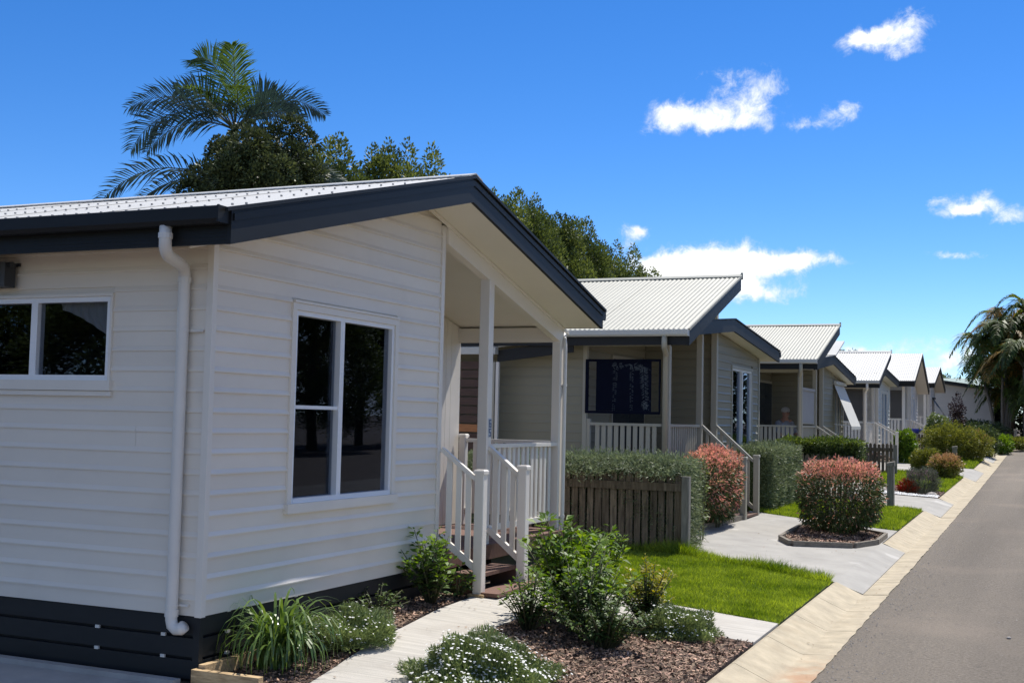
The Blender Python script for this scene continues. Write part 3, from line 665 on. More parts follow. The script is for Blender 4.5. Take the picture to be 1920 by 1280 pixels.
    for x in (-6.32, -5.72):
        for k in (1, 2): bx(H, 'skirting_clip', 'pvc', x-.018, x+.018, YL+.004, YL+.02, zc-.006-k*.150, zc-.006-k*.150+.022)
    for y in (7.25, 8.1):
        for k in (0, 1, 2): bx(H, 'skirting_clip', 'pvc', XF-.03, XF-.008, y-.018, y+.018, zc-.006-k*.150-.003, zc-.006-k*.150+.019)
    # downpipe at the corner
    xx = -5.60; yy = YL-.060; r_ = .042
    def bend(p): return p
    path = [(-5.355, 6.34, 3.125), (-5.355, 6.34, 3.03), (-5.358, 6.345, 2.985), (-5.372, 6.375, 2.955), (-5.40, 6.43, 2.94), (-5.555, 6.755, 2.925), (-5.585, 6.815, 2.91), (-5.60, yy-.004, 2.875), (xx, yy, 2.82), (xx, yy, .50), (xx, yy, .455), (xx+.012, yy, .415), (xx+.045, yy, .392), (xx+.085, yy, .395), (xx+.115, yy, .42)]
    dp = MB().tube(path, r_, 14).build('downpipe', 'pvc', H, smooth=True)
    for (c, dz) in (((-5.355, 6.34, 3.06), .035), ((xx, yy, .50), .05), ((xx, yy, 2.83), .035)):
        MB().tube([(c[0], c[1], c[2]-dz/2), (c[0], c[1], c[2]+dz/2)], r_+.006, 14).build('pipe_collar', 'pvc', dp, smooth=False)
    MB().tube([(xx, yy, 2.46), (xx, yy, 2.48)], r_+.004, 14).box(xx+.04, xx+.15, yy+.03, YL-.013, 2.462, 2.478).build('pipe_clip', 'pvc', dp)
    MB().tube([(xx, yy, .545), (xx, yy, .56)], r_+.004, 14).box(xx+.04, xx+.11, yy+.03, YL-.013, .545, .56).build('pipe_clip', 'pvc', dp)
    # downpipe at the porch corner
    pth = [(XF-.02, 13.70, 3.10), (XF-.02, 13.70, 3.02), (XF-.0, 13.69, 2.96), (XF+.03, 13.62, 2.90), (XF+.075, 13.53, 2.84), (XF+.085, 13.52, 2.75), (XF+.085, 13.52, .62), (XF+.085, 13.52, .30)]
    dp = MB().tube(pth, .024, 10).build('downpipe', 'pvc', H, smooth=True)
    for z in (2.3, .74): MB().tube([(XF+.085, 13.52, z), (XF+.085, 13.52, z+.03)], .029, 10).box(XF+.03, XF+.085, 13.49, 13.60, z+.008, z+.02).build('pipe_clip', 'pvc', dp)
    # balustrade
    handrail(H, (XF+.005, 11.53, 1.610), (XF+.005, 13.445, 1.610), 13, drop=.86, bal=.062)
    handrail(H, (XB+.13, 13.50, 1.625), (XF-.055, 13.50, 1.625), 9, drop=.86, bal=.062)
    post(H, XB+.085, 13.50, .598, 1.66, .085, 'trim', cap=True)
    # stairs
    z1 = gz(-5.0, 10.6); z2 = gz(-4.95, 11.45)
    p1 = post(H, -4.985, 10.545, z1-.08, 1.365, .095, 'trim', cap=True, name='stair_post'); p2 = post(H, -4.935, 11.46, z2-.08, 1.385, .095, 'trim', cap=True, name='stair_post')
    handrail(H, (XF+.02, 10.475, 1.595), (-5.02, 10.54, 1.305), 3, drop=.84, bal=.055, skip=.10)
    handrail(H, (XF+.06, 11.49, 1.595), (-4.975, 11.465, 1.315), 3, drop=.84, bal=.055, skip=.08)
    bx(H, 'stair_tread', 'deck', -5.27, -4.99, 10.60, 11.42, .375, .41); bx(H, 'stair_tread', 'deck', -5.02, -4.76, 10.50, 11.60, .215, .25)
    bx(H, 'stair_stringer', 'deck', -5.27, -4.98, 10.56, 10.595, .20, .41); bx(H, 'stair_stringer', 'deck', -5.27, -4.98, 11.42, 11.455, .2, .41)
    bx(H, 'post_foot', 'sleeper', -5.06, -4.90, 10.46, 10.62, z1-.06, z1+.035)
    # house number on the porch post: digits stand on the street face
    pl = bx(H, 'house_number', 'sign_plate', XF+.0585, XF+.062, 11.44, 11.515, 1.70, 1.90)
    top(pl, 'small pale number plate on porch post')
    def digit(segs, y0, z0, w, h, nm):
        b = MB(); t = .012
        S_ = {'a': (0, w, h-t, h), 'g': (0, w, h/2-t/2, h/2+t/2), 'd': (0, w, 0, t), 'f': (0, t, h/2, h), 'b': (w-t, w, h/2, h), 'e': (0, t, 0, h/2), 'c': (w-t, w, 0, h/2)}
        for i, s in enumerate(segs): a, c, e, f = S_[s]; b.box(XF+.0622+.0002*i, XF+.0645+.0002*i, y0+a, y0+c, z0+e, z0+f)
        b.build('digit', 'sign', pl)
    digit('afgecd', 11.452, 1.805, .05, .08, '6'); digit('afgcd', 11.452, 1.712, .05, .08, '5')
    # folded window awning at the edge of the frame
    a = thing('window_awning', 'charcoal rolled awning case above the side window of the nearest house', 'awning', (-7.6, 6.85, 2.9))
    bx(a, 'awning_case', 'awning_dark', -8.4, -7.225, 6.74, 6.885, 2.815, 3.0, bev=.02); bx(a, 'mounting_bar', 'awning_dark', -8.4, -7.215, 6.886, 6.905, 2.98, 3.005); MB().tube([(-7.224, 6.80, 2.985), (-7.190, 6.80, 2.985)], .02, 10).build('end_knob', 'awning_dark', a)
house_one()

# ------------------------------------------------------------------ houses with a raised skillion roof over the porch
def house_skillion(Y0, dk, label, skill, low, cl='clad_beige', tr='trim_beige', roofm='roof', single=True, door=(4.17, 5.89), loc_z=None, bals=True, extras=()):
    H = thing('house', label, 'house', (-5.4, Y0, gz(-5.4, Y0)), 'houses along the street')
    XF, XB = -5.4, -6.72; se, sze, sp, szp = skill; le, lze, lp, lzp, lfe, lfz = low
    gz0 = gz(XF, Y0)-.1; zc = dk-.13
    YR, YE = Y0+3.05, Y0+6.42
    slope = (szp-sze)/(sp-se); zsk = lambda y: sze+slope*(y-Y0-se)
    zlow = lambda y: lzp-(lzp-lze)*(Y0+lp-y)/(lp-le) if y < Y0+lp else lzp-(lzp-lfz)*(y-Y0-lp)/(lfe-lp)
    # body
    wall(H, 'y', Y0+.012, Y0+.11, -13, XB-.0, zc, lambda x: min(zsk(Y0)-.20, 3.2+dk-.85), cl)
    clad(H, 'y', Y0, -1, -8.6 if single else -7.0, XB-.002, zc, zsk(Y0)-.24, cl, single=False, deep=.4)
    wall(H, 'x', XB-.1, XB, Y0+.112, YR, zc, lambda y: zsk(y)-.2, cl)
    clad(H, 'x', XB+.012, 1, Y0+.115, YR-.02, dk+.02, dk+2.5, cl, [(Y0+1.15, Y0+2.95, dk, dk+2.15)], single=single)
    wall(H, 'y', YR+.012, YR+.1, XB, XF-.012, zc, lambda x: zlow(YR)-.2 if x > -5.9 else zsk(YR)-.2, cl, breaks=(-5.75,))
    clad(H, 'y', YR, -1, XB+.02, XF-.04, dk+.02, min(zlow(YR)-.22, dk+2.75), cl, single=single)
    wall(H, 'x', XF-.11, XF-.012, YR+.102, YE, zc, lambda y: zlow(y)-.22, cl, [(Y0+door[0]+.01, Y0+door[1]-.01, dk+.16, dk+2.09)], breaks=(Y0+lp,))
    clad(H, 'x', XF, 1, YR+.03, YE-.02, zc, lambda_max(zlow, YR, YE)-.25, cl, [(Y0+door[0], Y0+door[1], dk+.16, dk+2.13)], single=single) if False else \
    clad(H, 'x', XF, 1, lambda z: YR+.03, lambda z: max(YR+.04, min(YE-.02, Y0+lp+(lzp-.225-z)/((lzp-lfz)/(lfe-lp)))), zc, zlow(Y0+lp)-.24, cl, [(Y0+door[0], Y0+door[1], dk+.16, dk+2.13)], single=single)
    wall(H, 'y', YE, YE+.09, -13, XF-.012, zc, zlow(YE)-.22, cl)
    clad(H, 'y', YE+.09, 1, XF-1.2, XF-.02, zc, zlow(YE)-.24, cl, single=False)
    wall(H, 'x', -13.1, -13, Y0, YE, gz0, 3.0+dk-.85, cl)
    bx(H, 'corner_trim', tr, XF-.035, XF+.018, YR-.018, YR+.05, zc, zlow(YR)-.23); bx(H, 'corner_trim', tr, XF-.035, XF+.018, YE+.03, YE+.108, zc, zlow(YE)-.23)
    bx(H, 'corner_trim', tr, XB-.04, XB+.03, Y0-.02, Y0+.06, zc, zsk(Y0)-.22)
    # skirting and deck
    bx(H, 'skirting', 'skirt', XF-.05, XF-.02, YR, YE, gz0, zc-.004); bx(H, 'skirting', 'skirt', -13, XF-.05, Y0+.02, Y0+.05, gz0, zc-.004)
    bx(H, 'porch_deck', 'deck', XB+.001, XF+.06, Y0-.05, YR+.01, dk-.05, dk); bx(H, 'skirting', 'skirt', XF-.0, XF+.03, Y0, YR, gz0, dk-.052)
    # door onto the porch and sliding window to the street
    d = bx(H, 'door', tr, XB+.012, XB+.05, Y0+1.15, Y0+2.93, dk+.02, dk+2.15); bx(d, 'pane', 'glass', XB+.051, XB+.056, Y0+1.22, Y0+2.02, dk+.08, dk+2.08); bx(d, 'pane', 'glass', XB+.051, XB+.056, Y0+2.08, Y0+2.88, dk+.08, dk+2.08)
    bx(d, 'door_shade', 'dark', XB+.0505, XB+.0508, Y0+1.2, Y0+2.9, dk+.07, dk+2.09)  # near-black sheet behind the panes stands in for the unlit room
    window(H, 'x', XF, 1, Y0+door[0], Y0+door[1], dk+.18, dk+2.08, mull=(Y0+(door[0]+door[1])/2+.05,), trim_m=tr, name='window', room=1.0, sill=False)
    # main low gable roof
    xb = -5.10
    rake(H, xb-.035, xb, [(Y0+le, lze), (Y0+lp, lzp), (Y0+lfe, lfz)], .215, 'slate', 'barge_board')
    for a, c in ((le+.03, lp), (lp, lfe-.03)):
        a += Y0; c += Y0; MB().prism([(a, zlow(a)-.21), (c, zlow(c)-.21), (c, zlow(c)-.19), (a, zlow(a)-.19)], -13.2, xb-.036, 'x').build('soffit', 'soffit', H)
    roof_sheets(H, -13.2, xb+.01, Y0+le-.03, zlow(Y0+le)+.012, Y0+lp, lzp+.012, roofm, seg=3, sheet=1.52); roof_sheets(H, -13.2, xb+.01, Y0+lfe+.03, lfz+.012, Y0+lp, lzp+.012, roofm, seg=3, sheet=1.52)
    rake(H, xb-.06, xb+.018, [(Y0+le-.02, lze+.024), (Y0+lp, lzp+.024), (Y0+lfe+.02, lfz+.024)], .02, 'slate', 'barge_flashing')
    gutter(H, -13.2, xb+.005, Y0+lfe, lfz+.0, 1, 'slate'); bx(H, 'fascia', 'slate', -13.2, xb-.037, Y0+lfe-.025, Y0+lfe-.001, lfz-.20, lfz-.02)
    # skillion roof
    xs = -4.90; e, p = Y0+se, Y0+sp
    roof_sheets(H, -11.2, xs+.012, e-.05, sze+.0, p+.03, zsk(p+.03), roofm, seg=4)
    rake(H, xs-.032, xs, [(e, sze-.028), (p, szp-.028)], .215, 'slate', 'barge_board')
    rake(H, xs-.02, xs+.014, [(e-.03, sze+.012), (p+.04, zsk(p+.04)+.012)], .034, roofm, 'barge_flashing')
    MB().prism([(e+.03, zsk(e+.03)-.235), (p-.02, zsk(p-.02)-.235), (p-.02, zsk(p-.02)-.215), (e+.03, zsk(e+.03)-.215)], -11.2, xs-.034, 'x').build('soffit', 'soffit', H)
    gutter(H, -11.2, xs-.004, e-.0, sze-.005, -1, 'gutter_cream', h=.10)
    bx(H, 'fascia', 'slate', -11.2, xs-.034, e+.003, e+.026, sze-.235, sze-.02)
    b = MB().prism([(p-.05, szp-.19), (p, szp-.19), (p, szp-.03), (p-.05, szp-.03)], -11.2, xs-.034, 'x'); b.build('fascia', 'slate', H)
    fl = MB(); nn = 60
    rake(H, -11.2, xs+.016, [(p-.10, zsk(p-.10)+.026), (p+.045, zsk(p+.045)+.026)], .012, roofm, 'ridge_capping')
    bx(H, 'ridge_end', roofm, xs-.02, xs+.02, p+.03, p+.06, zsk(p)-.05, zsk(p)+.07)
    # dark clerestory closing the step between the two roofs, set back from the front
    MB().prism([(p-.2, zlow(p)-.05), (p-.15, zlow(p)-.05), (p-.15, zsk(p)-.25), (p-.2, zsk(p)-.25)], -11.0, -6.2, 'x').build('clerestory_wall', cl, H)
    # porch beams and posts
    bz = min(zsk(Y0)-.24, dk+2.42)
    bx(H, 'porch_beam', tr, XB+.03, XF+.05, Y0-.02, Y0+.07, bz-.15, bz); 
    post(H, XF, Y0+.05, dk, bz-.151, .11, tr); post(H, XF, Y0+1.97, dk, zsk(Y0+1.97)-.24, .10, tr); post(H, XF+.0, Y0+2.95, gz0, zsk(Y0+2.95)-.24, .105, tr)
    pth = [(XF+.13, e-.055, sze-.10), (XF+.13, e-.055, sze-.24), (XF+.12, e-.02, sze-.28), (XF+.025, Y0-.10, sze-.34), (XF+.005, Y0-.05, sze-.40), (XF+.005, Y0-.05, dk-.2)]
    MB().tube(pth, .043, 10).build('downpipe', tr, H, smooth=True)
    # balustrades
    handrail(H, (XB+.08, Y0+.03, dk+1.0), (XF-.06, Y0+.03, dk+1.0), 10, drop=.86, bal=.068, m=tr); handrail(H, (XF, Y0+.11, dk+1.0), (XF, Y0+1.92, dk+1.0), 13, drop=.86, bal=.05, m=tr)
    post(H, XB+.05, Y0+.03, dk, dk+1.08, .075, tr)
    # stairs
    xp = -4.635
    for i, (yp) in enumerate((Y0+1.97, Y0+2.92)):
        zb = gz(xp, yp); post(H, xp, yp, zb-.08, zb+1.0, .095, tr, cap=True, name='stair_post')
        handrail(H, (XF+.05, yp, dk+1.0), (xp-.05, yp, zb+.93), 5, drop=.80, bal=.05, m=tr, skip=.05)
    zb = gz(xp, Y0+2.4); ns = 3
    for i in range(ns):
        z = dk-(i+1)*(dk-zb)/(ns+.4); bx(H, 'stair_tread', 'deck', XF+.06+.24*i, XF+.33+.24*i, Y0+2.03, Y0+2.87, z-.035, z)
    return H
def lambda_max(f, a, b): return max(f(a), f(b))

h2 = house_skillion(18.0, .85, 'second beige house with navy palm print blind hanging across its porch', (-.49, 3.29, 2.78, 4.46), (.3, 3.471, 3.2, 3.745, 7.1, 3.40))
h3 = house_skillion(28.95, .87, 'third beige house with person on porch and sloping canvas awning', (-.53, 3.43, 2.72, 4.48), (.3, 3.43, 3.1, 3.70, 6.9, 3.30), door=(5.0, 6.1))
MB().prism([(32.12, 3.74), (33.55, 4.20), (33.55, 4.16), (32.12, 3.70)], -9.5, -5.07, 'x').build('roof_monitor', 'roof_bright', h3); MB().prism([(32.12, 3.69), (33.5, 4.13), (33.5, 3.55), (32.12, 3.60)], -9.5, -5.30, 'x').build('monitor_wall', 'slate', h3)
h4 = house_skillion(40.0, 1.03, 'fourth house in grey white boards with plain dark roller blind on porch', (-.40, 3.36, 2.66, 4.44), (.3, 3.60, 3.0, 3.87, 6.75, 3.60), cl='clad_grey', tr='trim', roofm='roof_bright', single=False)

# rear wing of house two: low roof, gutter, sloping dark barge, post and slat screen seen through the first porch
def rear_wing():
    Y = 17.62
    b = MB(); b.prism([(-8.08, 2.80), (-6.78, 2.955), (-6.78, 3.155), (-8.08, 2.985)], Y-.03, Y, 'y'); b.build('barge_board', 'slate', h2)
    gutter_x = MB().box(-11, -8.06, Y-.16, Y-.04, 2.92, 3.03); gutter_x.build('gutter', 'gutter_cream', h2)
    MB().prism([(-11, 3.035), (-8.06, 3.035), (-6.75, 3.17), (-6.75, 3.175), (-8.06, 3.05), (-11, 3.05)], Y-.08, Y+.0, 'y').build('roof_flashing', 'roof_bright', h2)
    vs = [(-11.2, Y-.06, 3.03), (-8.1, Y-.06, 3.03), (-6.8, Y-.03, 3.165), (-6.8, Y+.35, 3.26), (-8.1, Y+.35, 3.24), (-11.2, Y+.35, 3.24)]
    MB().add(vs, [(0, 1, 4, 5), (1, 2, 3, 4)]).build('roof_panel', 'roof_bright', h2)
    bx(h2, 'post', 'trim_beige', -8.21, -8.11, Y-.06, Y+.04, gz(-8, Y), 2.80); bx(h2, 'downpipe', 'pvc', -8.09, -8.04, Y-.06, Y-.01, gz(-8, Y), 2.8)
    s = thing('slat_screen', 'brown horizontal slat screen standing beside the second house, seen through the first porch', 'screen', (-8.7, Y+.04, gz(-8.7, Y)))
    for k in range(13):
        z = .95+k*.145; bx(s, 'slat', 'slat_orange' if k == 5 else 'slat', -9.4, -8.30, Y+.03, Y+.055, z, z+.122)
    for x in (-9.38, -8.32): bx(s, 'upright', 'slat', x-.02, x+.02, Y+.056, Y+.09, gz(-8.7, Y), 2.85)
rear_wing()

# navy printed blind of house two, in its frame
def blind():
    t = thing('porch_blind', 'navy mesh blind printed with pale palm fronds, in a dark frame on the second porch', 'blind', (-6.06, 17.93, 2.0))
    y = 17.955; x0, x1, z0, z1 = -6.70, -5.475, 2.015, 2.865
    for nm, a in (('frame_rail', (x0, x1, z1-.035, z1)), ('frame_rail', (x0, x1, z0, z0+.04)), ('frame_stile', (x0, x0+.045, z0+.041, z1-.036)), ('frame_stile', (x1-.02, x1, z0+.041, z1-.036))): bx(t, nm, 'navy', a[0], a[1], y-.02, y+.02, a[2], a[3])
    c = bx(t, 'mesh_sheet', 'navy', x0+.175, x1-.145, y-.004, y+.004, z0+.041, z1-.036)
    r_ = random.Random(3); pm = []
    def frond(cx, cz, ex, ez, L0, n):
        for i in range(n):
            s = (i+1)/n; bx_ = cx+(ex-cx)*s; bz_ = cz+(ez-cz)*s
            for sd_ in (-1, 1):
                d = Vector((ex-cx, ez-cz)).normalized(); nrm = Vector((-d.y, d.x))*sd_; l = L0*(1-.5*s)*r_.uniform(.6, 1); e = d*.6*l+nrm*l
                w = Vector((-e.y, e.x)).normalized()*.0026
                if r_.random() < .30: continue
                p0 = Vector((bx_, bz_))+nrm*.006; p1 = p0+e
                q = [(p0-w), (p0+w), (p1+w*.4), (p1-w*.4)]
                if all(x0+.18 < v.x < x1-.15 and z0+.05 < v.y < z1-.04 for v in q): pm.append([(v.x, y-.0052, v.y) for v in q])
    frond(-6.20, 2.80, -6.23, 2.08, .045, 26); frond(-5.94, 2.76, -5.94, 2.06, .040, 30); frond(-6.28, 2.74, -5.98, 2.80, .07, 16)
    frond(-5.98, 2.80, -5.72, 2.70, .08, 22); frond(-5.75, 2.76, -5.71, 2.08, .075, 42); frond(-5.78, 2.20, -5.65, 2.10, .06, 16); frond(-5.67, 2.75, -5.65, 2.2, .055, 26)
    npmesh('printed_fronds', np.array(pm), 4, 'navy_print', t)['kind'] = 'stuff'
blind()
def simple_blind(x0, x1, y, z0, z1, m, label, axis='y'):
    t = thing('porch_blind', label, 'blind', ((x0+x1)/2, y, z0))
    if axis == 'y': bx(t, 'blind_sheet', m, x0, x1, y-.006, y+.006, z0+.03, z1-.07); bx(t, 'roller', m, x0, x1, y-.035, y+.035, z1-.069, z1); bx(t, 'bottom_bar', 'trim_beige', x0, x1, y-.014, y+.014, z0, z0+.029)
    else:
        bx(t, 'blind_sheet', m, x0-.006, x0+.006, y, x1, z0+.03, z1-.07); bx(t, 'roller', m, x0-.035, x0+.035, y, x1, z1-.069, z1); bx(t, 'bottom_bar', 'trim_beige', x0-.014, x0+.014, y, x1, z0, z0+.029)
    return t
simple_blind(-5.40, 30.82, 29.13, 1.93, 2.80, 'blind_grey', 'pale grey roller blind drawn down beside the post on the third porch', axis='x')
simple_blind(-6.62, -5.47, 40.02, 2.05, 3.10, 'blind_dark', 'brown grey roller blind closing the porch of the fourth house')

# sloping canvas awning on house three
def canvas_awning(label, y0, y1, zt, zb, out_, m, loc, arm='white'):
    t = thing('window_awning', label, 'awning', loc)
    n = 10; X0 = -5.37; X1 = X0+out_
    vs = []
    for lay in (0, -.006):
        for i in range(n+1):
            y = y0+(y1-y0)*i/n; vs.append((X0, y, zt+lay)); vs.append((X1, y, zb+lay))
    q = 2*(n+1); fs = []
    for i in range(n):
        a = 2*i; fs += [(a, a+1, a+3, a+2), (q+a, q+a+2, q+a+3, q+a+1)]
    fs += [(0, 2*n, q+2*n, q), (1, q+1, q+2*n+1, 2*n+1), (0, q, q+1, 1), (2*n, 2*n+1, q+2*n+1, q+2*n)]
    MB().add(vs, fs).build('canvas', m, t)
    v = MB()
    for i in range(n):                                   # scalloped valance
        a = y0+(y1-y0)*i/n; c = y0+(y1-y0)*(i+1)/n; mid = (a+c)/2
        v.prism([(a, zb), (c, zb), (c, zb-.07), (mid, zb-.11), (a, zb-.07)], X1, X1+.006, 'x')
    v.build('valance', m, t)
    bx(t, 'awning_case', m, X0-.01, X0+.07, y0-.03, y1+.03, zt, zt+.09)
    for y in (y0+.02, y1-.02): MB().bar((X0, y, zb+.05), (X1, y, zb-.0), .018, .018).build('support_arm', arm, t)
canvas_awning('pale canvas awning sloping out over the window of the third house', 33.75, 35.5, 3.03, 1.90, .46, 'awning', (-5.3, 34.5, 2.5))

# ------------------------------------------------------------------ houses with a plain gable
def house_gable(Y0, dk, label, near, peak, far, cl='clad_grey', tr='trim', width=5.6):
    H = thing('house', label, 'house', (-5.4, Y0, gz(-5.4, Y0)), 'houses along the street')
    XF, XB = -5.4, -6.72; gz0 = gz(XF, Y0)-.1; zc = dk-.13; xs = -4.90
    zt = lambda y: near[1]+(peak[1]-near[1])*(y-near[0])/(peak[0]-near[0]) if y < peak[0] else peak[1]+(far[1]-peak[1])*(y-peak[0])/(far[0]-peak[0])
    zs = lambda y: zt(y)-.22
    YR, YE = Y0+2.6, Y0+width
    wall(H, 'y', Y0+.012, Y0+.1, -13, XB, zc, zs(Y0), cl); wall(H, 'x', XB-.1, XB, Y0+.1, YR, zc, lambda y: zs(y)-.003, cl)
    wall(H, 'y', YR, YR+.1, XB, XF-.012, zc, zs(YR)-.003, cl)
    win = (Y0+3.5, Y0+4.6, dk+.5, dk+1.95)
    wall(H, 'x', XF-.11, XF-.012, YR+.1, YE, zc, lambda y: zs(y)-.004, cl, [(win[0]+.01, win[1]-.01, win[2], win[3])], breaks=(peak[0],))
    s2 = (peak[1]-far[1])/(far[0]-peak[0])
    clad(H, 'x', XF, 1, lambda z: max(YR, min(peak[0], peak[0]-(peak[1]-.22-z)/((peak[1]-near[1])/(peak[0]-near[0])))), lambda z: max(peak[0]+.01, min(YE, peak[0]+(peak[1]-.225-z)/s2)), zc, peak[1]-.25, cl, [win], single=False)
    wall(H, 'y', YE, YE+.09, -13, XF-.012, zc, zs(YE)-.003, cl); wall(H, 'x', -13.1, -13, Y0, YE, gz0, zs(Y0), cl)
    window(H, 'x', XF, 1, *win, mull=((win[0]+win[1])/2,), trim_m=tr, room=1.0)
    bx(H, 'corner_trim', tr, XF-.035, XF+.02, YR-.02, YR+.06, zc, zs(YR)-.01); bx(H, 'corner_trim', tr, XF-.035, XF+.02, YE+.03, YE+.11, zc, zs(YE)-.01)
    bx(H, 'skirting', 'skirt', XF-.05, XF-.02, Y0, YE, gz0, zc-.004); bx(H, 'skirting', 'skirt', -13, XF-.05, Y0+.02, Y0+.05, gz0, zc-.004)
    bx(H, 'porch_deck', 'deck', XB+.001, XF+.06, Y0-.05, YR-.01, dk-.05, dk); bx(H, 'skirting', 'skirt', XF, XF+.03, Y0, YR, gz0, dk-.052)
    for (a, c) in ((near[0]+.03, peak[0]), (peak[0], far[0]-.03)):
        MB().prism([(a, zs(a)), (c, zs(c)), (c, zs(c)+.02), (a, zs(a)+.02)], -13.2, xs-.036, 'x').build('soffit', 'soffit', H)
    rake(H, xs-.035, xs, [(near[0], near[1]), peak, (far[0], far[1])], .215, 'slate', 'barge_board')
    rake(H, xs-.06, xs+.014, [(near[0]-.02, near[1]+.024), (peak[0], peak[1]+.03), (far[0]+.02, far[1]+.024)], .02, 'roof_bright', 'barge_flashing')
    roof_sheets(H, -13.2, xs+.01, near[0]-.04, near[1]+.01, peak[0], peak[1]+.012, 'roof_bright', seg=3, sheet=1.52); roof_sheets(H, -13.2, xs+.01, far[0]+.04, far[1]+.01, peak[0], peak[1]+.012, 'roof_bright', seg=3, sheet=1.52)
    gutter(H, -13.2, xs-.0, near[0], near[1]-.005, -1, 'slate'); gutter(H, -13.2, xs, far[0], far[1]-.005, 1, 'slate')
    bx(H, 'fascia', 'slate', -13.2, xs-.037, near[0]+.002, near[0]+.026, near[1]-.22, near[1]-.02)
    bx(H, 'porch_beam', tr, XB, XF+.05, Y0-.02, Y0+.07, zs(Y0)-.17, zs(Y0)-.012)
    post(H, XF, Y0+.05, dk, zs(Y0+.05)-.171, .11, tr); post(H, XF, Y0+1.6, dk, zs(Y0+1.6)-.003, .10, tr); post(H, XF, Y0+2.5, dk, zs(Y0+2.5)-.003, .10, tr)
    handrail(H, (XB+.08, Y0+.03, dk+1.0), (XF-.06, Y0+.03, dk+1.0), 8, drop=.86, bal=.075, m=tr); handrail(H, (XF, Y0+.11, dk+1.0), (XF, Y0+1.55, dk+1.0), 9, drop=.86, bal=.06, m=tr)
    for yp in (Y0+1.6, Y0+2.5):
        zb = gz(-4.6, yp); post(H, -4.6, yp, zb-.05, zb+1.0, .10, tr, cap=True, name='stair_post'); handrail(H, (XF+.05, yp, dk+1.0), (-4.65, yp, zb+.93), 5, drop=.8, bal=.055, m=tr, skip=.05)
    for i in range(2):
        zb = gz(-4.6, Y0+2); z = dk-(i+1)*(dk-zb)/2.6; bx(H, 'stair_tread', 'deck', XF+.06+.26*i, XF+.34+.26*i, Y0+1.66, Y0+2.45, z-.035, z)
    return H
house_gable(51.2, 1.22, 'fifth house, steep gable with white roof and dark barge', (50.5, 3.75), (53.75, 5.02), (56.9, 3.60))
house_gable(60.3, 1.42, 'sixth house, farthest of the row, with charcoal drop awning', (59.6, 3.99), (62.9, 4.88), (66.1, 3.92))
simple_blind(-6.62, -5.47, 51.22, 2.24, 3.40, 'blind_dark', 'dark roller blind closing the porch of the fifth house')
canvas_awning('charcoal drop awning on the far end of the sixth house', 64.0, 65.2, 3.35, 2.25, .75, 'awning_dark', (-5.3, 64.6, 2.8))

# house across the end of the street
def end_house():
    z0 = gz(-4, 74)-.2; H = thing('house', 'cream house across the end of the street with low sloping roof', 'house', (-4.2, 74, z0), 'houses along the street')
    wall(H, 'y', 74, 74.15, -9, -2.93, z0, lambda x: 4.40-.145*(x+5.4), 'endwall'); wall(H, 'x', -3.08, -2.93, 74.152, 82, z0, 3.95, 'endwall')
    MB().prism([(-9.2, 5.02), (-2.0, 3.975), (-2.0, 4.12), (-9.2, 5.16)], 73.5, 82, 'y').build('roof', 'roof', H)
    MB().prism([(-9.2, 5.00), (-2.0, 3.955), (-2.0, 4.13), (-9.2, 5.17)], 73.46, 73.497, 'y').build('fascia', 'slate', H)
    bx(H, 'carport_shade', 'dark', -2.9, -1.9, 75.5, 75.6, z0, 3.85); bx(H, 'carport_post', 'trim', -2.05, -1.95, 73.6, 73.7, z0, 3.95)  # near-black panel stands in for the shade inside the carport
    bx(H, 'wall_lamp', 'slate', -4.95, -4.86, 73.93, 73.997, 3.78, 3.93)
    G_ = thing('house', 'pale green roofed house behind the cream end house', 'house', (-6, 84, z0), 'houses along the street')
    bx(G_, 'wall', 'endwall', -12, -4.0, 84.4, 92, z0, 4.75); MB().prism([(83.8, 4.7), (88.5, 5.35), (93, 4.7), (93, 4.6), (83.8, 4.6)], -12.5, -3.7, 'x').build('roof', 'greenroof', G_)
end_house()
# ------------------------------------------------------------------ polygon sheets, beds and lawns
import bmesh
def polysheet(name, poly, m, off=.01, thick=.05, zf=None, step=.5, kind='structure'):
    bm = bmesh.new(); vs = [bm.verts.new((x, y, 0)) for x, y in poly]; bm.faces.new(vs)
    xs = [p[0] for p in poly]; ys = [p[1] for p in poly]
    for v in np.arange(math.floor(min(xs)/step)*step, max(xs), step): bmesh.ops.bisect_plane(bm, geom=bm.verts[:]+bm.edges[:]+bm.faces[:], plane_co=(float(v), 0, 0), plane_no=(1, 0, 0))
    for v in np.arange(math.floor(min(ys)/step)*step, max(ys), step): bmesh.ops.bisect_plane(bm, geom=bm.verts[:]+bm.edges[:]+bm.faces[:], plane_co=(0, float(v), 0), plane_no=(0, 1, 0))
    if zf: bmesh.ops.bisect_plane(bm, geom=bm.verts[:]+bm.edges[:]+bm.faces[:], plane_co=(-2.25, 0, 0), plane_no=(1, 0, 0))
    f = zf or gz
    for v in bm.verts: v.co.z = f(v.co.x, v.co.y)+off
    edge = [e for e in bm.edges if e.is_boundary]
    r = bmesh.ops.extrude_edge_only(bm, edges=edge)
    for v in [e for e in r['geom'] if isinstance(e, bmesh.types.BMVert)]: v.co.z -= thick
    bmesh.ops.recalc_face_normals(bm, faces=bm.faces); up_ = sum(f_.normal.z*f_.calc_area() for f_ in bm.faces)
    if up_ < 0: bmesh.ops.reverse_faces(bm, faces=bm.faces)
    me = bpy.data.meshes.new(name); bm.to_mesh(me); bm.free(); me.materials.append(M[m]); o = bpy.data.objects.new(name, me); link(o); o['kind'] = kind; return o
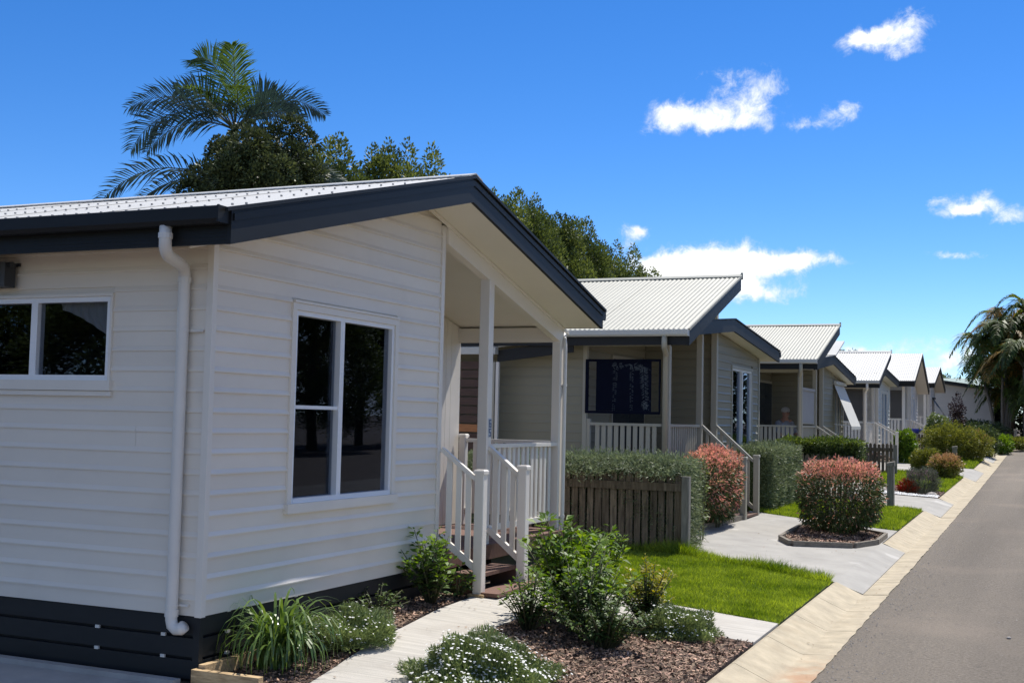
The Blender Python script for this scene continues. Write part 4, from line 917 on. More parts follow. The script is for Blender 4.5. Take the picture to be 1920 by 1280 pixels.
def inpoly(P, poly):
    x, y = P[:, 0], P[:, 1]; c = np.zeros(len(P), bool); n = len(poly)
    for i in range(n):
        x1, y1 = poly[i]; x2, y2 = poly[(i+1) % n]
        t = ((y1 > y) != (y2 > y)) & (x < (x2-x1)*(y-y1)/(y2-y1+1e-12)+x1); c ^= t
    return c
def sample(poly, n, grow=0.):
    xs = [p[0] for p in poly]; ys = [p[1] for p in poly]; out_ = np.zeros((0, 2))
    while len(out_) < n:
        P = np.stack([rng.uniform(min(xs), max(xs), n*2), rng.uniform(min(ys), max(ys), n*2)], 1); out_ = np.r_[out_, P[inpoly(P, poly)]]
    return out_[:n]
def unit(v): return v/(np.linalg.norm(v, axis=-1, keepdims=True)+1e-9)
def rnd(n): return unit(rng.normal(size=(n, 3)))
def leaves(name, P, D, L, Wd, m, parent=None, droop=.25, roll=None, shape=.45):
    "one four sided leaf per point: P base, D direction, L length, Wd width"
    n = len(P); D = unit(D); A = roll if roll is not None else rnd(n); Sd = unit(np.cross(D, A)); L = np.broadcast_to(L, n)[:, None]; Wd = np.broadcast_to(Wd, n)[:, None]
    mid = P+D*L*shape; tip = P+D*L+np.array([0, 0, -1.])*L*droop
    o = npmesh(name, np.stack([P, mid+Sd*Wd/2, tip, mid-Sd*Wd/2], 1), 4, m, parent); o['kind'] = 'stuff'; return o
def wob(d, s=0.):
    return .10*np.sin(3.1*d[:, 0]*2+s)+.09*np.sin(4.3*d[:, 1]*2+1.7*s)+.08*np.sin(5.2*d[:, 2]*2+.6+2.3*s)+.05*np.sin(11*d[:, 0]+9*d[:, 2]+s)
def ellip(c, r, n, shell=.35, s=0., zcut=None):
    d = rnd(n); k = (1-shell*rng.random(n)**1.6)*(1+wob(d, s)); P = np.array(c)+d*np.array(r)*k[:, None]
    if zcut is not None: P[:, 2] = np.maximum(P[:, 2], zcut+rng.uniform(0, .05, n))
    return P, d

L1 = [(-5.25, 12.35), (-4.95, 11.75), (-4.2, 11.63), (-3.5, 11.48), (-2.27, 11.215), (-2.27, 14.17), (-3.3, 14.72), (-4.25, 15.12), (-5.25, 15.12)]
L2 = [(-4.95, 21.7), (-4.5, 21.35), (-3.4, 20.9), (-2.27, 20.62), (-2.27, 24.83), (-3.0, 25.2), (-4.45, 25.9), (-4.95, 25.9)]
L3 = [(-4.3, 31.95), (-3.95, 31.75), (-2.27, 30.4), (-2.27, 36.9), (-4.3, 37.2)]
L4 = [(-4.6, 42.1), (-2.28, 41.7), (-2.28, 48.5), (-4.6, 48.5)]
D1 = [(-8, 15.3), (-4.25, 15.14), (-3.3, 14.74), (-2.26, 14.205), (-1.932, 14.205), (-1.932, 18.545), (-2.265, 18.6), (-2.265, 20.6), (-3.4, 20.88), (-4.5, 21.33), (-4.9, 21.6), (-4.62, 20.2), (-4.85, 17.3), (-8, 17.2)]
D2 = [(-8, 25.95), (-4.45, 25.92), (-3.0, 25.22), (-2.265, 24.86), (-1.932, 24.86), (-1.932, 28.29), (-2.265, 28.32), (-3.62, 28.38), (-3.97, 31.72), (-4.32, 31.93), (-8, 32.2)]
D3 = [(-8, 37.4), (-4.3, 37.25), (-2.265, 36.95), (-1.932, 37.01), (-1.932, 41.59), (-2.265, 41.65), (-4.6, 42.05), (-8, 42.3)]
D4 = [(-8, 48.7), (-2.265, 48.61), (-1.932, 48.61), (-1.932, 51.99), (-8, 52)]
for d_ in (D1, D2, D3, D4): polysheet('driveway', d_, 'drive', off=.010, thick=.06, zf=zdrive)
for l_ in (L1, L2, L3, L4): polysheet('lawn', l_, 'grassbase', off=.006, thick=.04)
B1 = [(-5.385, 6.89), (-4.64, 6.89), (-4.83, 8.5), (-5.01, 9.7), (-5.05, 10.44), (-5.385, 10.44)]
B2 = [(-3.955, 6.7), (-3.995, 7.6), (-4.225, 9.0), (-4.225, 10.53), (-3.3, 10.43), (-2.275, 10.16), (-2.275, 6.2)]
B3 = [(-5.36, 11.75), (-4.98, 11.70), (-5.26, 12.36), (-5.26, 15.0), (-5.36, 15.0)]
B4 = [(-5.34, 17.33), (-4.87, 17.33), (-4.67, 20.1), (-5.34, 20.1)]
B5 = [(-3.60, 28.40), (-2.275, 28.36), (-2.275, 30.38), (-3.94, 31.70)]
for b_ in (B1, B2, B3, B4, B5): polysheet('garden_bed', b_, 'mulch_base', off=.014, thick=.06)

def grass(poly, n, h, w, nm='grass', dens_far=1.):
    P2 = sample(poly, n); z = g(P2[:, 0], P2[:, 1])+.004; P = np.c_[P2, z]
    tall = 1+.45*np.sin(P[:, 0]*5.1+P[:, 1]*2.2)*np.sin(P[:, 1]*3.7)+.25*rng.normal(size=n); H = h*np.clip(tall, .45, 2.2)
    d = rnd(n); d[:, 2] = np.abs(d[:, 2])*.8+.75; d = unit(d); s = unit(np.cross(d, rnd(n)))*w/2
    tip = P+d*H[:, None]
    o = npmesh(nm, np.stack([P-s, P+s, tip], 1), 3, 'l_grass'); o['kind'] = 'stuff'; return o
grass(L1, 130000, .042, .0075); grass(L2, 52000, .060, .012); grass(L3, 26000, .085, .018); grass(L4, 12000, .10, .03)
edge1 = [(-4.3, 14.85), (-4.2, 15.22), (-3.3, 14.86), (-2.3, 14.3), (-2.3, 14.05), (-3.3, 14.6)]; grass(edge1, 5000, .11, .008, 'grass')
grass([(-5.2, 14.82), (-5.2, 15.0), (-4.15, 15.0), (-4.15, 14.82)], 2500, .15, .008)
o = top(npmesh('weeds', np.zeros((1, 3, 3)), 3, 'l_grass'), None, kind='stuff') if False else None

def chips(poly, n, s0, m='mulch', nm='mulch', zoff=.012):
    P2 = sample(poly, n); P = np.c_[P2, g(P2[:, 0], P2[:, 1])+zoff+.014*rng.random(n)]
    d = rnd(n); d[:, 2] *= .35; d = unit(d); nrm = rnd(n); nrm[:, 2] = 1.6; s = unit(np.cross(d, nrm)); L = s0*rng.uniform(.5, 1.4, n)[:, None]; w = L*rng.uniform(.25, .55, n)[:, None]
    o = npmesh(nm, np.stack([P-d*L/2-s*w/2, P+d*L/2-s*w/2*.8, P+d*L/2+s*w/2, P-d*L/2+s*w/2*.7], 1), 4, m); o['kind'] = 'stuff'; return o
chips(B1, 6000, .034); chips(B2, 20000, .032); chips(B3, 1500, .035); chips(B4, 1500, .04); chips(B5, 2500, .04)

# timber garden edge in front of the bed by the house corner
def garden_edge():
    t = thing('garden_edging', 'golden timber sleeper edging at the corner of the nearest house', 'edging', (-5.2, 7.12, 0))
    bx(t, 'sleeper', 'sleeper', -5.40, -4.84, 6.83, 6.89, -.06, .135, bev=.004); bx(t, 'sleeper', 'sleeper', -5.385, -5.33, 6.892, 7.55, -.03, .16, bev=.004)
    t = thing('garden_edging', 'grey timber edging round the bed of the pink tipped bush by the second house stairs', 'edging', (-4.8, 18.5, gz(-4.8, 18.5)))
    pts = [(-5.3, 17.27), (-4.85, 17.27), (-4.72, 18.6), (-4.64, 20.15)]
    for (a, c) in zip(pts[:-1], pts[1:]): MB().bar((a[0], a[1], gz(*a)+.03), (c[0], c[1], gz(*c)+.03), .07, .12).build('edging_board', 'edging', t)
    t = thing('planter_bed', 'six sided timber edged mulch bed under the pink tipped round bush by the kerb', 'planter', (-3.0, 18.6, gz(-3, 18.6)))
    pl = [(-3.56, 17.62), (-3.30, 17.10), (-2.52, 17.62), (-2.30, 18.35), (-2.30, 19.45), (-3.35, 20.35), (-3.62, 19.9)]
    for i in range(len(pl)):
        a = pl[i]; c = pl[(i+1) % len(pl)]; d = Vector((c[0]-a[0], c[1]-a[1])).normalized()*.03
        MB().bar((a[0]+d.x, a[1]+d.y, gz(*a)+.035), (c[0]-d.x, c[1]-d.y, gz(*c)+.035), .05, .095).build('edging_board', 'edging', t)
    ins = [(x*.94-3.0*.06, y*.94+18.6*.06) for x, y in pl]
    o = polysheet('planter_soil', pl, 'mulch_base', off=.03, thick=.02); o['kind'] = 'stuff'; o.name = 'mulch_fill'; o.parent = t; o.matrix_parent_inverse = Matrix.Translation(-Vector(t.location))
    c = chips(ins, 4000, .042, zoff=.045); c.parent = t; c.matrix_parent_inverse = Matrix.Translation(-Vector(t.location))
garden_edge()

# picket fences across the plots
def picket_fence(label, x0, x1, y, ztop, pitch=.105, w=.088, rails=True, postx=None, lean=.0, zpost=None):
    t = thing('picket_fence', label, 'fence', ((x0+x1)/2, y, gz((x0+x1)/2, y)), 'paling fences between the plots'); n = int((x1-x0)/pitch); r_ = random.Random(int(y*10))
    for i in range(n):
        xc = x0+(i+.5)*(x1-x0)/n; zb = gz(xc, y)+.01+r_.uniform(0, .05); zt_ = ztop+r_.uniform(-.012, .012); a = w/2+r_.uniform(-.004, .003); ln = r_.uniform(-.006, .006); d = r_.uniform(-.003, .003)
        pts = [(xc-a, zb), (xc+a, zb), (xc+a+ln, zt_-.045), (xc+a*.45+ln, zt_-.008), (xc+ln, zt_), (xc-a*.45+ln, zt_-.008), (xc-a+ln, zt_-.045)]
        MB().prism(pts, y+.004+d, y+.022+d, 'y').build('picket', 'timber', t)
    gb = gz(x0, y)
    for z in (ztop-.17,): bx(t, 'rail', 'timber', x0-.02, x1, y-.042, y-.0005, z-.05, z+.05, bev=.004)
    for px_ in (postx or [x1]):
        b = MB().box(px_-.0, px_+.10, y-.05, y+.05, gz(px_, y)-.1, (zpost or ztop-.02), bev=.006).build('post', 'timber_grey', t)
    return t
picket_fence('grey paling fence beside the first lawn, rosemary hedge growing behind it', -7.2, -4.285, 15.05, 1.245, postx=(-4.28,), zpost=1.215)
f_ = picket_fence('short paling fence under the bright green clipped hedge', -5.3, -3.85, 26.0, 1.30)
picket_fence('brown paling fence running out to the third lawn beside the clipped hedge', -5.05, -4.04, 35.7, 1.43, postx=(-4.035,), zpost=1.40)
picket_fence('farthest short paling fence with blue bowl above it', -5.0, -4.3, 48.9, 1.66, postx=(-4.3,))

# bollards
def bollard(x, y, h, label, r_=.068):
    z = gz(x, y); t = thing('timber_bollard', label, 'bollard', (x, y, z), 'timber posts along the verge')
    b = MB().prism([(x-r_, y-r_*.7), (x+r_*.9, y-r_), (x+r_, y+r_*.8), (x-r_*.8, y+r_)], z-.05, z+h-.09, 'z'); b.build('shaft', 'timber_grey', t)
    b = MB(); q = r_*1.12; b.hexa([(x-q, y-q, z+h-.089), (x+q, y-q, z+h-.089), (x+q, y+q, z+h-.089), (x-q, y+q, z+h-.089)], [(x-q, y-q, z+h-.03), (x+q, y-q, z+h), (x+q, y+q, z+h+.01), (x-q, y+q, z+h-.02)]); b.build('head', 'timber_grey', t)
bollard(-2.885, 25.1, .90, 'grey timber post standing at the edge of the second driveway')
bollard(-2.97, 44.0, .62, 'low timber post among the green shrubs at the far kerb', .075); bollard(-1.48, 62.0, .85, 'farthest slim post beside the end of the road', .07)

# ------------------------------------------------------------------ plants
def clump_crown(clumps, n, L, Wd, m, parent, nm='crown', upb=.6, elong=1.5, shell=.5):
    C_ = np.array([c[:3] for c in clumps]); Rr = np.array([c[3] for c in clumps]); w = Rr**2; idx = rng.choice(len(C_), n, p=w/w.sum())
    d = rnd(n); d[:, 2] = d[:, 2]*.9+.15; d = unit(d); k = 1-shell*rng.random(n)**1.4
    P = C_[idx]+d*(Rr[idx]*k)[:, None]*np.array([1, 1, elong])
    taper = np.clip((P[:, 2]-C_[idx][:, 2])/(Rr[idx]*elong), 0, 1); P[:, :2] = C_[idx][:, :2]+(P[:, :2]-C_[idx][:, :2])*(1-.45*taper)[:, None]
    D = unit(d+np.array([0, 0, upb])+.5*rnd(n)); return leaves(nm, P, D, L*rng.uniform(.7, 1.3, n), Wd*rng.uniform(.8, 1.2, n), m, parent, droop=.1)
def limb_tree(t, base, h, r0, targets, m='bark'):
    b = MB(); base = Vector(base); tp = base+Vector((random.uniform(-.2, .2), random.uniform(-.2, .2), h))
    b.tube([base, base.lerp(tp, .5)+Vector((random.uniform(-.15, .15), random.uniform(-.15, .15), 0)), tp], [r0, r0*.7, r0*.3], 8)
    b.build('trunk', m, t, smooth=True)
    L_ = MB()
    for c in targets:
        c = Vector(c); s = base.lerp(tp, random.uniform(.3, .85)); L_.tube([s, s.lerp(c, .55)+Vector((0, 0, .1)), c], [r0*.32, r0*.2, r0*.06], 5)
    L_.build('limbs', m, t, smooth=True)

# screen row of lilly pilly trees behind the houses
def lilly_row():
    protos = []
    for v in range(3):
        r_ = random.Random(20+v); t = thing('lilly_pilly_tree', 'x', 'tree', (-18, 27, gz(-18, 27)), 'screen trees behind the houses'); z0 = gz(-18, 27); cl = []
        for i in range(96):
            hh = r_.random()**.75; z = z0+1.6+7.1*hh; rad = 1.95*(1-max(0, hh-.62)*1.75)*r_.uniform(.5, 1); a = r_.uniform(0, 6.28)
            cl.append((-18+math.cos(a)*rad, 27+math.sin(a)*rad, z, r_.uniform(.36, .62)))
        for i in range(16):
            a = r_.uniform(0, 6.28); rad = r_.uniform(.1, 1.5); cl.append((-18+math.cos(a)*rad, 27+math.sin(a)*rad, z0+8.5+r_.uniform(-.5, .85)-.25*rad, r_.uniform(.24, .40)))
        limb_tree(t, (-18, 27, z0-.1), 8.0, .17, [c[:3] for c in cl[::6]])
        clump_crown(cl, 42000, .125, .062, 'l_lilly', t, upb=.9, elong=1.75)
        protos.append(t)
    names = ['closest to the tall palm', 'second from the palm', 'third from the palm, its top just above the white ridge', 'behind the peak of the nearest roof', 'just right of the nearest roof peak', 'midway along the dark sloping barge of the nearest house',
             'tallest above the lower half of the nearest barge', 'over the left end of the second roof', 'at the right end of the row, over the second roof']
    ys = [28.2, 31.4, 34.8, 38.3, 41.4, 44.7, 48.2, 51.6, 54.9]; sc = [.93, 1.0, .97, .98, 1.0, 1.0, 1.02, .97, .90]
    for i, y in enumerate(ys):
        p = protos[i % 3]
        if i < 3: t = p
        else:
            t = p.copy(); COL.objects.link(t)
            for ch in p.children:
                c = ch.copy(); COL.objects.link(c); c.parent = t
        t['label'] = 'olive green screen tree, '+names[i]
        t.location = (-18+random.uniform(-.35, .35), y, gz(-18, 27)+.12*(i > 3)); t.rotation_euler.z = random.uniform(0, 6.28); t.scale = (1.0, 1.0, sc[i])
    return protos
LP = lilly_row()
# trees added across the road, outside the frame, to darken the window reflections
for i in range(7):
    p = LP[i % 3]; t = p.copy(); COL.objects.link(t)
    for ch in p.children:
        c = ch.copy(); COL.objects.link(c); c.parent = t
    t.location = (14.5+(i % 2)*1.2, 18+i*5.2, .2); t.rotation_euler.z = i*1.3; t.scale = (1.25, 1.25, .72); t['label'] = '%s unseen green tree added across the road, counted away from the camera' % ('first', 'second', 'third', 'fourth', 'fifth', 'sixth', 'seventh')[i]; t['group'] = 'added trees across the road'

for i in range(4):  # unseen trees added behind the camera to darken the side window's reflection
    p = LP[i % 3]; t = p.copy(); COL.objects.link(t)
    for ch in p.children:
        c_ = ch.copy(); COL.objects.link(c_); c_.parent = t
    t.location = (-13.0-i*4.2, -4.5-(i % 2), .0); t.rotation_euler.z = 2+i*1.3; t.scale = (1.2, 1.2, .56); t['label'] = '%s unseen tree added behind the camera, counted from the road, mirrored in the side window' % ('first', 'second', 'third', 'fourth')[i]; t['group'] = 'added trees behind the camera'
def round_tree():
    z0 = gz(-17, 23.4); cx, cy = -17.2, 23.3; t = thing('broadleaf_tree', 'dense dark green round tree standing before the tall palm', 'tree', (cx, cy, z0)); r_ = random.Random(5); cl = []
    A = Vector((math.cos(YAW), math.sin(YAW)))
    for i in range(230):
        u = r_.uniform(-1, 1); w = r_.uniform(-1, 1); zz = r_.uniform(-1, 1)
        if u*u+w*w+zz*zz > 1: continue
        cl.append((cx+A.x*u*1.42-A.y*w*1.3, cy+A.y*u*1.42+A.x*w*1.3, 7.15+zz*1.25-(.2 if u < -.5 else 0), r_.uniform(.26, .46)))
    for (u, zz, q) in ((.80, 8.62, .30), (1.15, 8.50, .30), (.95, 8.75, .24), (1.32, 8.30, .28), (-.3, 8.45, .28), (-.05, 8.52, .26), (.3, 8.45, .28), (1.6, 7.1, .32), (-1.5, 7.0, .34), (-1.35, 7.4, .3), (1.5, 7.6, .3), (-.8, 8.1, .3)):
        cl.append((cx+A.x*u, cy+A.y*u, zz, q))
    limb_tree(t, (cx, cy, z0-.1), 7.4, .16, [c[:3] for c in cl[::5]]); clump_crown(cl, 60000, .095, .052, 'l_bushtree', t, upb=.35, elong=1.05, shell=.5)
round_tree()

# palms
def frond(parent, base, ctrl, tip, nrm, L0, n, m, droop=.18, w=.032, rach=.022, nm='frond', rachm='stem'):
    base, ctrl, tip, nrm = (np.array(v, float) for v in (base, ctrl, tip, nrm)); Q = []
    ts = np.linspace(.14, 1, n)
    for t in ts:
        p = (1-t)**2*base+2*t*(1-t)*ctrl+t*t*tip; tg = unit(2*(1-t)*(ctrl-base)+2*t*(tip-ctrl)); side = unit(np.cross(tg, nrm))
        l = L0*(math.sin(math.pi*min(1, .16+.80*t))**.7)
        for sg in (-1, 1):
            if rng.random() < .06: continue
            lf_ = l*rng.uniform(.82, 1.1); d = unit(tg*(.62+.5*t)+side*sg+unit(nrm)*.28+rng.normal(size=3)*.09); wv_ = unit(np.cross(d, nrm))*w/2*rng.uniform(.75, 1.15)
            m1 = p+d*lf_*.5; tp_ = p+d*lf_+np.array([0, 0, -1])*lf_*droop*rng.uniform(.5, 1.7)
            Q.append([p-wv_*.4, p+wv_*.4, m1+wv_, m1-wv_]); Q.append([m1-wv_, m1+wv_, tp_+wv_*.12, tp_-wv_*.12])
    f = npmesh(nm, np.array(Q), 4, m, parent)
    pts = [tuple((1-t)**2*base+2*t*(1-t)*ctrl+t*t*tip) for t in np.linspace(0, 1, 10)]
    MB().tube(pts, [rach*(1-.85*t) for t in np.linspace(0, 1, 10)], 6).build('rachis', rachm, f, smooth=True); return f
def big_palm():
    A = np.array([math.cos(YAW), math.sin(YAW), 0]); F = np.array([-math.sin(YAW), math.cos(YAW), 0]); c = np.array([-18.85, 24.75, 9.0]); z0 = gz(-18.5, 24.9)
    t = thing('palm_tree', 'tall feather palm with drooping blue green fronds above the nearest roof', 'palm tree', (c[0], c[1], z0))
    MB().tube([(c[0], c[1], z0-.1), (c[0]+.1, c[1], z0+4), (c[0], c[1], c[2]-.7)], [.19, .15, .13], 10).build('trunk', 'palmtrunk', t, smooth=True)
    MB().tube([(c[0], c[1], c[2]-.75), (c[0], c[1], c[2]-.3), (c[0], c[1], c[2]+.15)], [.15, .15, .06], 10).build('crownshaft', 'stem', t, smooth=True)
    p = lambda u, z, f=0: c+A*u+F*f+np.array([0, 0, z]); V = -F
    fr = [((-1.2, 1.35, -.1), (-2.72, .55, .0), V+[0, 0, .4], .70, 'l_palm'), ((-1.7, .95, -.5), (-2.5, -.60, -.3), V+[0, 0, .3], .74, 'l_palm'), ((-.40, 2.0, .3), (-1.05, 1.95, .2), V*.9+[.2, 0, .3], .80, 'l_palm_young'),
          ((.0, 1.7, .0), (-.05, 2.1, -.4), V, .74, 'l_palm_young'), ((.35, 1.3, .5), (.8, 1.35, .9), V, .62, 'l_palm'), ((1.2, 1.35, .0), (2.3, .45, -.1), V+[0, 0, .4], .66, 'l_palm'), ((.9, .65, -.6), (1.9, .15, -1.0), V+[0, 0, .5], .6, 'l_palm'),
          ((-.6, .9, -.6), (-.95, .70, -1.5), V*.2+[0, 0, 1], .62, 'l_palm_young'), ((.25, .9, -.6), (.35, .75, -1.5), V*.2+[0, 0, 1], .62, 'l_palm_young'), ((-.9, .9, .9), (-1.7, 1.0, 1.7), [0, 0, 1], .6, 'l_palm'), ((.8, .9, .9), (1.5, .7, 1.8), [0, 0, 1], .6, 'l_palm'), ((-1.2, .5, -.5), (-1.9, -.75, -.9), V+[0, 0, .5], .66, 'l_palm'), ((.1, .6, -.9), (-.1, .2, -1.7), V*.3+[0, 0, 1], .6, 'l_palm'),
          ((-.8, 1.5, .5), (-1.75, 1.25, .8), V+[0, 0, .2], .66, 'l_palm'), ((.7, 1.2, .3), (1.45, .75, .4), V+[0, 0, .4], .6, 'l_palm')]
    for (k, e, n_, L0, m) in fr: frond(t, p(0, .05), p(*k), p(*e), n_, L0*1.15, 54, m, w=.038)
    # lower palm whose fronds stick out on both sides of the round tree
    c2 = np.array([-18.7, 24.7, 7.45]); t2 = thing('palm_tree', 'lower palm half hidden by the round tree, fronds just above the white roof', 'palm tree', (c2[0], c2[1], z0)); q = lambda u, z, f=0: c2+A*u+F*f+np.array([0, 0, z])
    MB().tube([(c2[0], c2[1], z0-.1), (c2[0], c2[1], c2[2])], [.16, .12], 10).build('trunk', 'palmtrunk', t2, smooth=True)
    for (k, e, n_, L0) in (((-2.1, 1.35, .0), (-3.6, -.45, .2), V+[0, 0, .7], .70), ((-1.7, .95, .5), (-3.0, -.5, .9), V+[0, 0, .8], .6), ((1.6, 1.25, .2), (2.85, .05, .3), V+[0, 0, .6], .55), ((1.4, 1.0, .6), (2.6, .45, .9), V+[0, 0, .8], .55), ((0, 1, 1), (0, .6, 2.2), [0, 0, 1], .55)):
        frond(t2, q(0, 0), q(*k), q(*e), n_, L0*1.15, 48, 'l_palm', w=.05)
big_palm()

def cane_palms():
    def one(label, x, y, h, n, seed, gold):
        r_ = random.Random(seed); z0 = gz(min(x, 8), min(y, 88)); t = thing('cane_palm', label, 'palm tree', (x, y, z0), 'cane palms at the end of the street')
        tops = []
        for k in range(4):
            a = r_.uniform(0, 6.28); dx, dy = math.cos(a)*.5*k/2, math.sin(a)*.5*k/2; hh = h*r_.uniform(.55, 1) if k else h
            MB().tube([(x+dx*.4, y+dy*.4, z0-.1), (x+dx, y+dy, z0+hh*.55), (x+dx*1.6, y+dy*1.6, z0+hh)], [.09, .075, .06], 7).build('cane', 'palmtrunk', t, smooth=True); tops.append((x+dx*1.6, y+dy*1.6, z0+hh))
        for i in range(n):
            c = np.array(tops[i % 4]); a = i*2.4+r_.uniform(-.4, .4); el = r_.uniform(.65, 1.4); l = r_.uniform(1.7, 2.6); d = np.array([math.cos(a), math.sin(a), 0])
            k = c+d*l*(.25+.25*math.cos(el))+np.array([0, 0, l*.95*math.sin(el)+.35]); e = c+d*l*(.85+.15*math.cos(el))+np.array([0, 0, l*(.55*math.sin(el)-.55)])
            frond(t, c, k, e, d*.45+np.array([0, 0, 1]), .74, 34, 'l_cane_gold' if r_.random() < gold else 'l_cane', droop=.34, w=.085, rach=.024)
    one('cane palm leaning out furthest left at the end of the street', -2.35, 71.0, 5.4, 32, 1, .3); one('cane palm with yellowed fronds behind the leaning one', -2.1, 72.5, 6.0, 34, 2, .4)
    one('tallest dark cane palm at the right edge of the picture', -.9, 72.0, 6.5, 34, 3, .2); one('short cane palm filling the foot of the clump beside the cream house', -2.3, 69.6, 3.4, 34, 4, .08)
    one('bushy cane palm in deep shade beside the road end', -1.2, 69.2, 4.2, 36, 5, .05); one('cane palm standing past the right edge of the road end', .6, 71.0, 5.0, 22, 6, .1)
    one('low cane palm closing the view at the road end', .2, 69.0, 2.2, 30, 7, .05)
    t = thing('background_tree', 'dark tree mass behind the cane palms at the street end', 'tree', (0, 78, 1.4)); r_ = random.Random(9); cl = []
    for i in range(150): cl.append((r_.uniform(-2.6, 6), 76+r_.uniform(-1, 2), 1.6+r_.uniform(0, 6.2), r_.uniform(.5, .9)))
    limb_tree(t, (0, 78, 1.2), 5.5, .3, [c[:3] for c in cl[::8]]); clump_crown(cl, 26000, .28, .14, 'l_bushtree', t, upb=.2, elong=1.1)
    for (x, y, lab) in ((9.5, 75, 'dark street end tree right of the cane palms, outside the view'), (14.5, 72, 'dark tree further right past the street end, outside the view'), (19.5, 68, 'dark tree at the far right of the street end, outside the view')):
        t = thing('background_tree', lab, 'tree', (x, y, 1.4)); cl = [(x+r_.uniform(-3, 3), y+r_.uniform(-1.5, 1.5), 1.4+r_.uniform(0, 6.5), r_.uniform(.6, 1)) for i in range(60)]
        limb_tree(t, (x, y, 1.2), 5.5, .3, [q[:3] for q in cl[::8]]); clump_crown(cl, 9000, .34, .17, 'l_bushtree', t, upb=.2, elong=1.1)
    # far trees just over the roofs
    for (x, y, h, q, n, lab) in ((-16.6, 108, 8.6, 2.0, 9000, 'distant tree rising between the third and fourth roofs'), (-15.0, 112, 8.0, 1.6, 7000, 'lower distant tree right of the one between the roofs'), (-9.5, 118, 6.6, 1.6, 6000, 'distant palm like tree tops above the green roof'), (-7.2, 116, 6.3, 1.5, 5000, 'small distant tree beside the pale green roof')):
        t = thing('background_tree', lab, 'tree', (x, y, 2.0)); cl = [(x+r_.uniform(-q, q), y+r_.uniform(-q, q), 3+(h-3.4)*r_.random()**.6, r_.uniform(.4, .8)) for i in range(46)]
        limb_tree(t, (x, y, 1.8), h-3, .2, [c[:3] for c in cl[::8]]); clump_crown(cl, n, .24, .12, 'l_lilly', t, upb=.7, elong=1.2)
cane_palms()

# hedges
def box_hedge(label, x0, x1, y0, y1, z0, z1, n, L, Wd, m, nm='hedge', topm=None, upb=.5, core='l_nandina', rough_=.05, sides=True):
    cx, cy = (x0+x1)/2, (y0+y1)/2; t = thing(nm, label, 'hedge', (cx, cy, z0))
    c = .13; bx(t, 'branches', core, x0+c, x1-c, y0+c, y1-c, z0, z1-c)
    ax, ay, az = x1-x0, y1-y0, z1-z0; ar = np.array([ax*ay, ax*az, ax*az, ay*az, ay*az]); f = rng.choice(5, n, p=ar/ar.sum()); U = rng.random((n, 3)); dep = .14*rng.random(n)**1.3
    P = np.stack([x0+U[:, 0]*ax, y0+U[:, 1]*ay, z0+U[:, 2]*az], 1); D = np.zeros((n, 3))
    b = rough_*(np.sin(P[:, 0]*7+P[:, 2]*5)+np.sin(P[:, 1]*8+P[:, 0]*3)+np.sin(P[:, 2]*9+P[:, 0]*4+1))*.5+rough_*.5*rng.normal(size=n)
    for k, (axx, val, sg) in enumerate(((2, z1, 1), (1, y0, -1), (1, y1, 1), (0, x0, -1), (0, x1, 1))):
        s = f == k; P[s, axx] = val-sg*(dep[s]-b[s]); D[s, axx] = sg
    if True:                                              # rounded shoulders
        for axx, lo, hi in ((0, x0, x1), (1, y0, y1)):
            e = np.minimum(P[:, axx]-lo, hi-P[:, axx]); P[:, 2] -= np.clip(.12-e, 0, .12)*.7*(f == 0)
    D = unit(D+np.array([0, 0, upb])+.8*rnd(n)); tops = f == 0
    if topm:
        q = tops | (P[:, 2] > z1-.10); leaves('new_growth', P[q], D[q], L*rng.uniform(.7, 1.4, q.sum()), Wd, topm, t, droop=.1); q = ~q; leaves('foliage', P[q], D[q], L*rng.uniform(.7, 1.3, q.sum()), Wd, m, t, droop=.1)
    else: leaves('foliage', P, D, L*rng.uniform(.7, 1.4, n), Wd, m, t, droop=.1)
    return t
def hedge_spill():
    t = [o for o in COL.objects if o.name.startswith('hedge')][-1]; n = 12000
    P = np.stack([rng.uniform(-7.3, -4.32, n), 15.12-.17*np.abs(rng.normal(size=n)), 0*rng.random(n)], 1); P[:, 2] = 1.44-.11*rng.random(n)**1.3-.35*(15.12-P[:, 1])+.03*np.sin(P[:, 0]*6)
    leaves('overhang', P, unit(np.array([0, -.6, .15])+.9*rnd(n)), .055*rng.uniform(.7, 1.3, n), .011, 'l_rosemary', t, droop=.15)
box_hedge('grey green rosemary hedge behind the first paling fence', -7.4, -4.28, 15.10, 15.95, gz(-5, 15.5), 1.42, 52000, .055, .011, 'l_rosemary', rough_=.06, upb=.25)
hedge_spill()
box_hedge('grey green clipped hedge in front of the second house, right of its stairs', -5.25, -4.52, 21.75, 24.45, gz(-5, 23), 1.49, 34000, .06, .013, 'l_rosemary', rough_=.05)
box_hedge('clipped hedge with bright lime top in front of the third house porch', -5.35, -3.66, 26.05, 26.95, 1.02, 1.575, 17000, .06, .030, 'l_nandina', topm='l_murraya', rough_=.05)

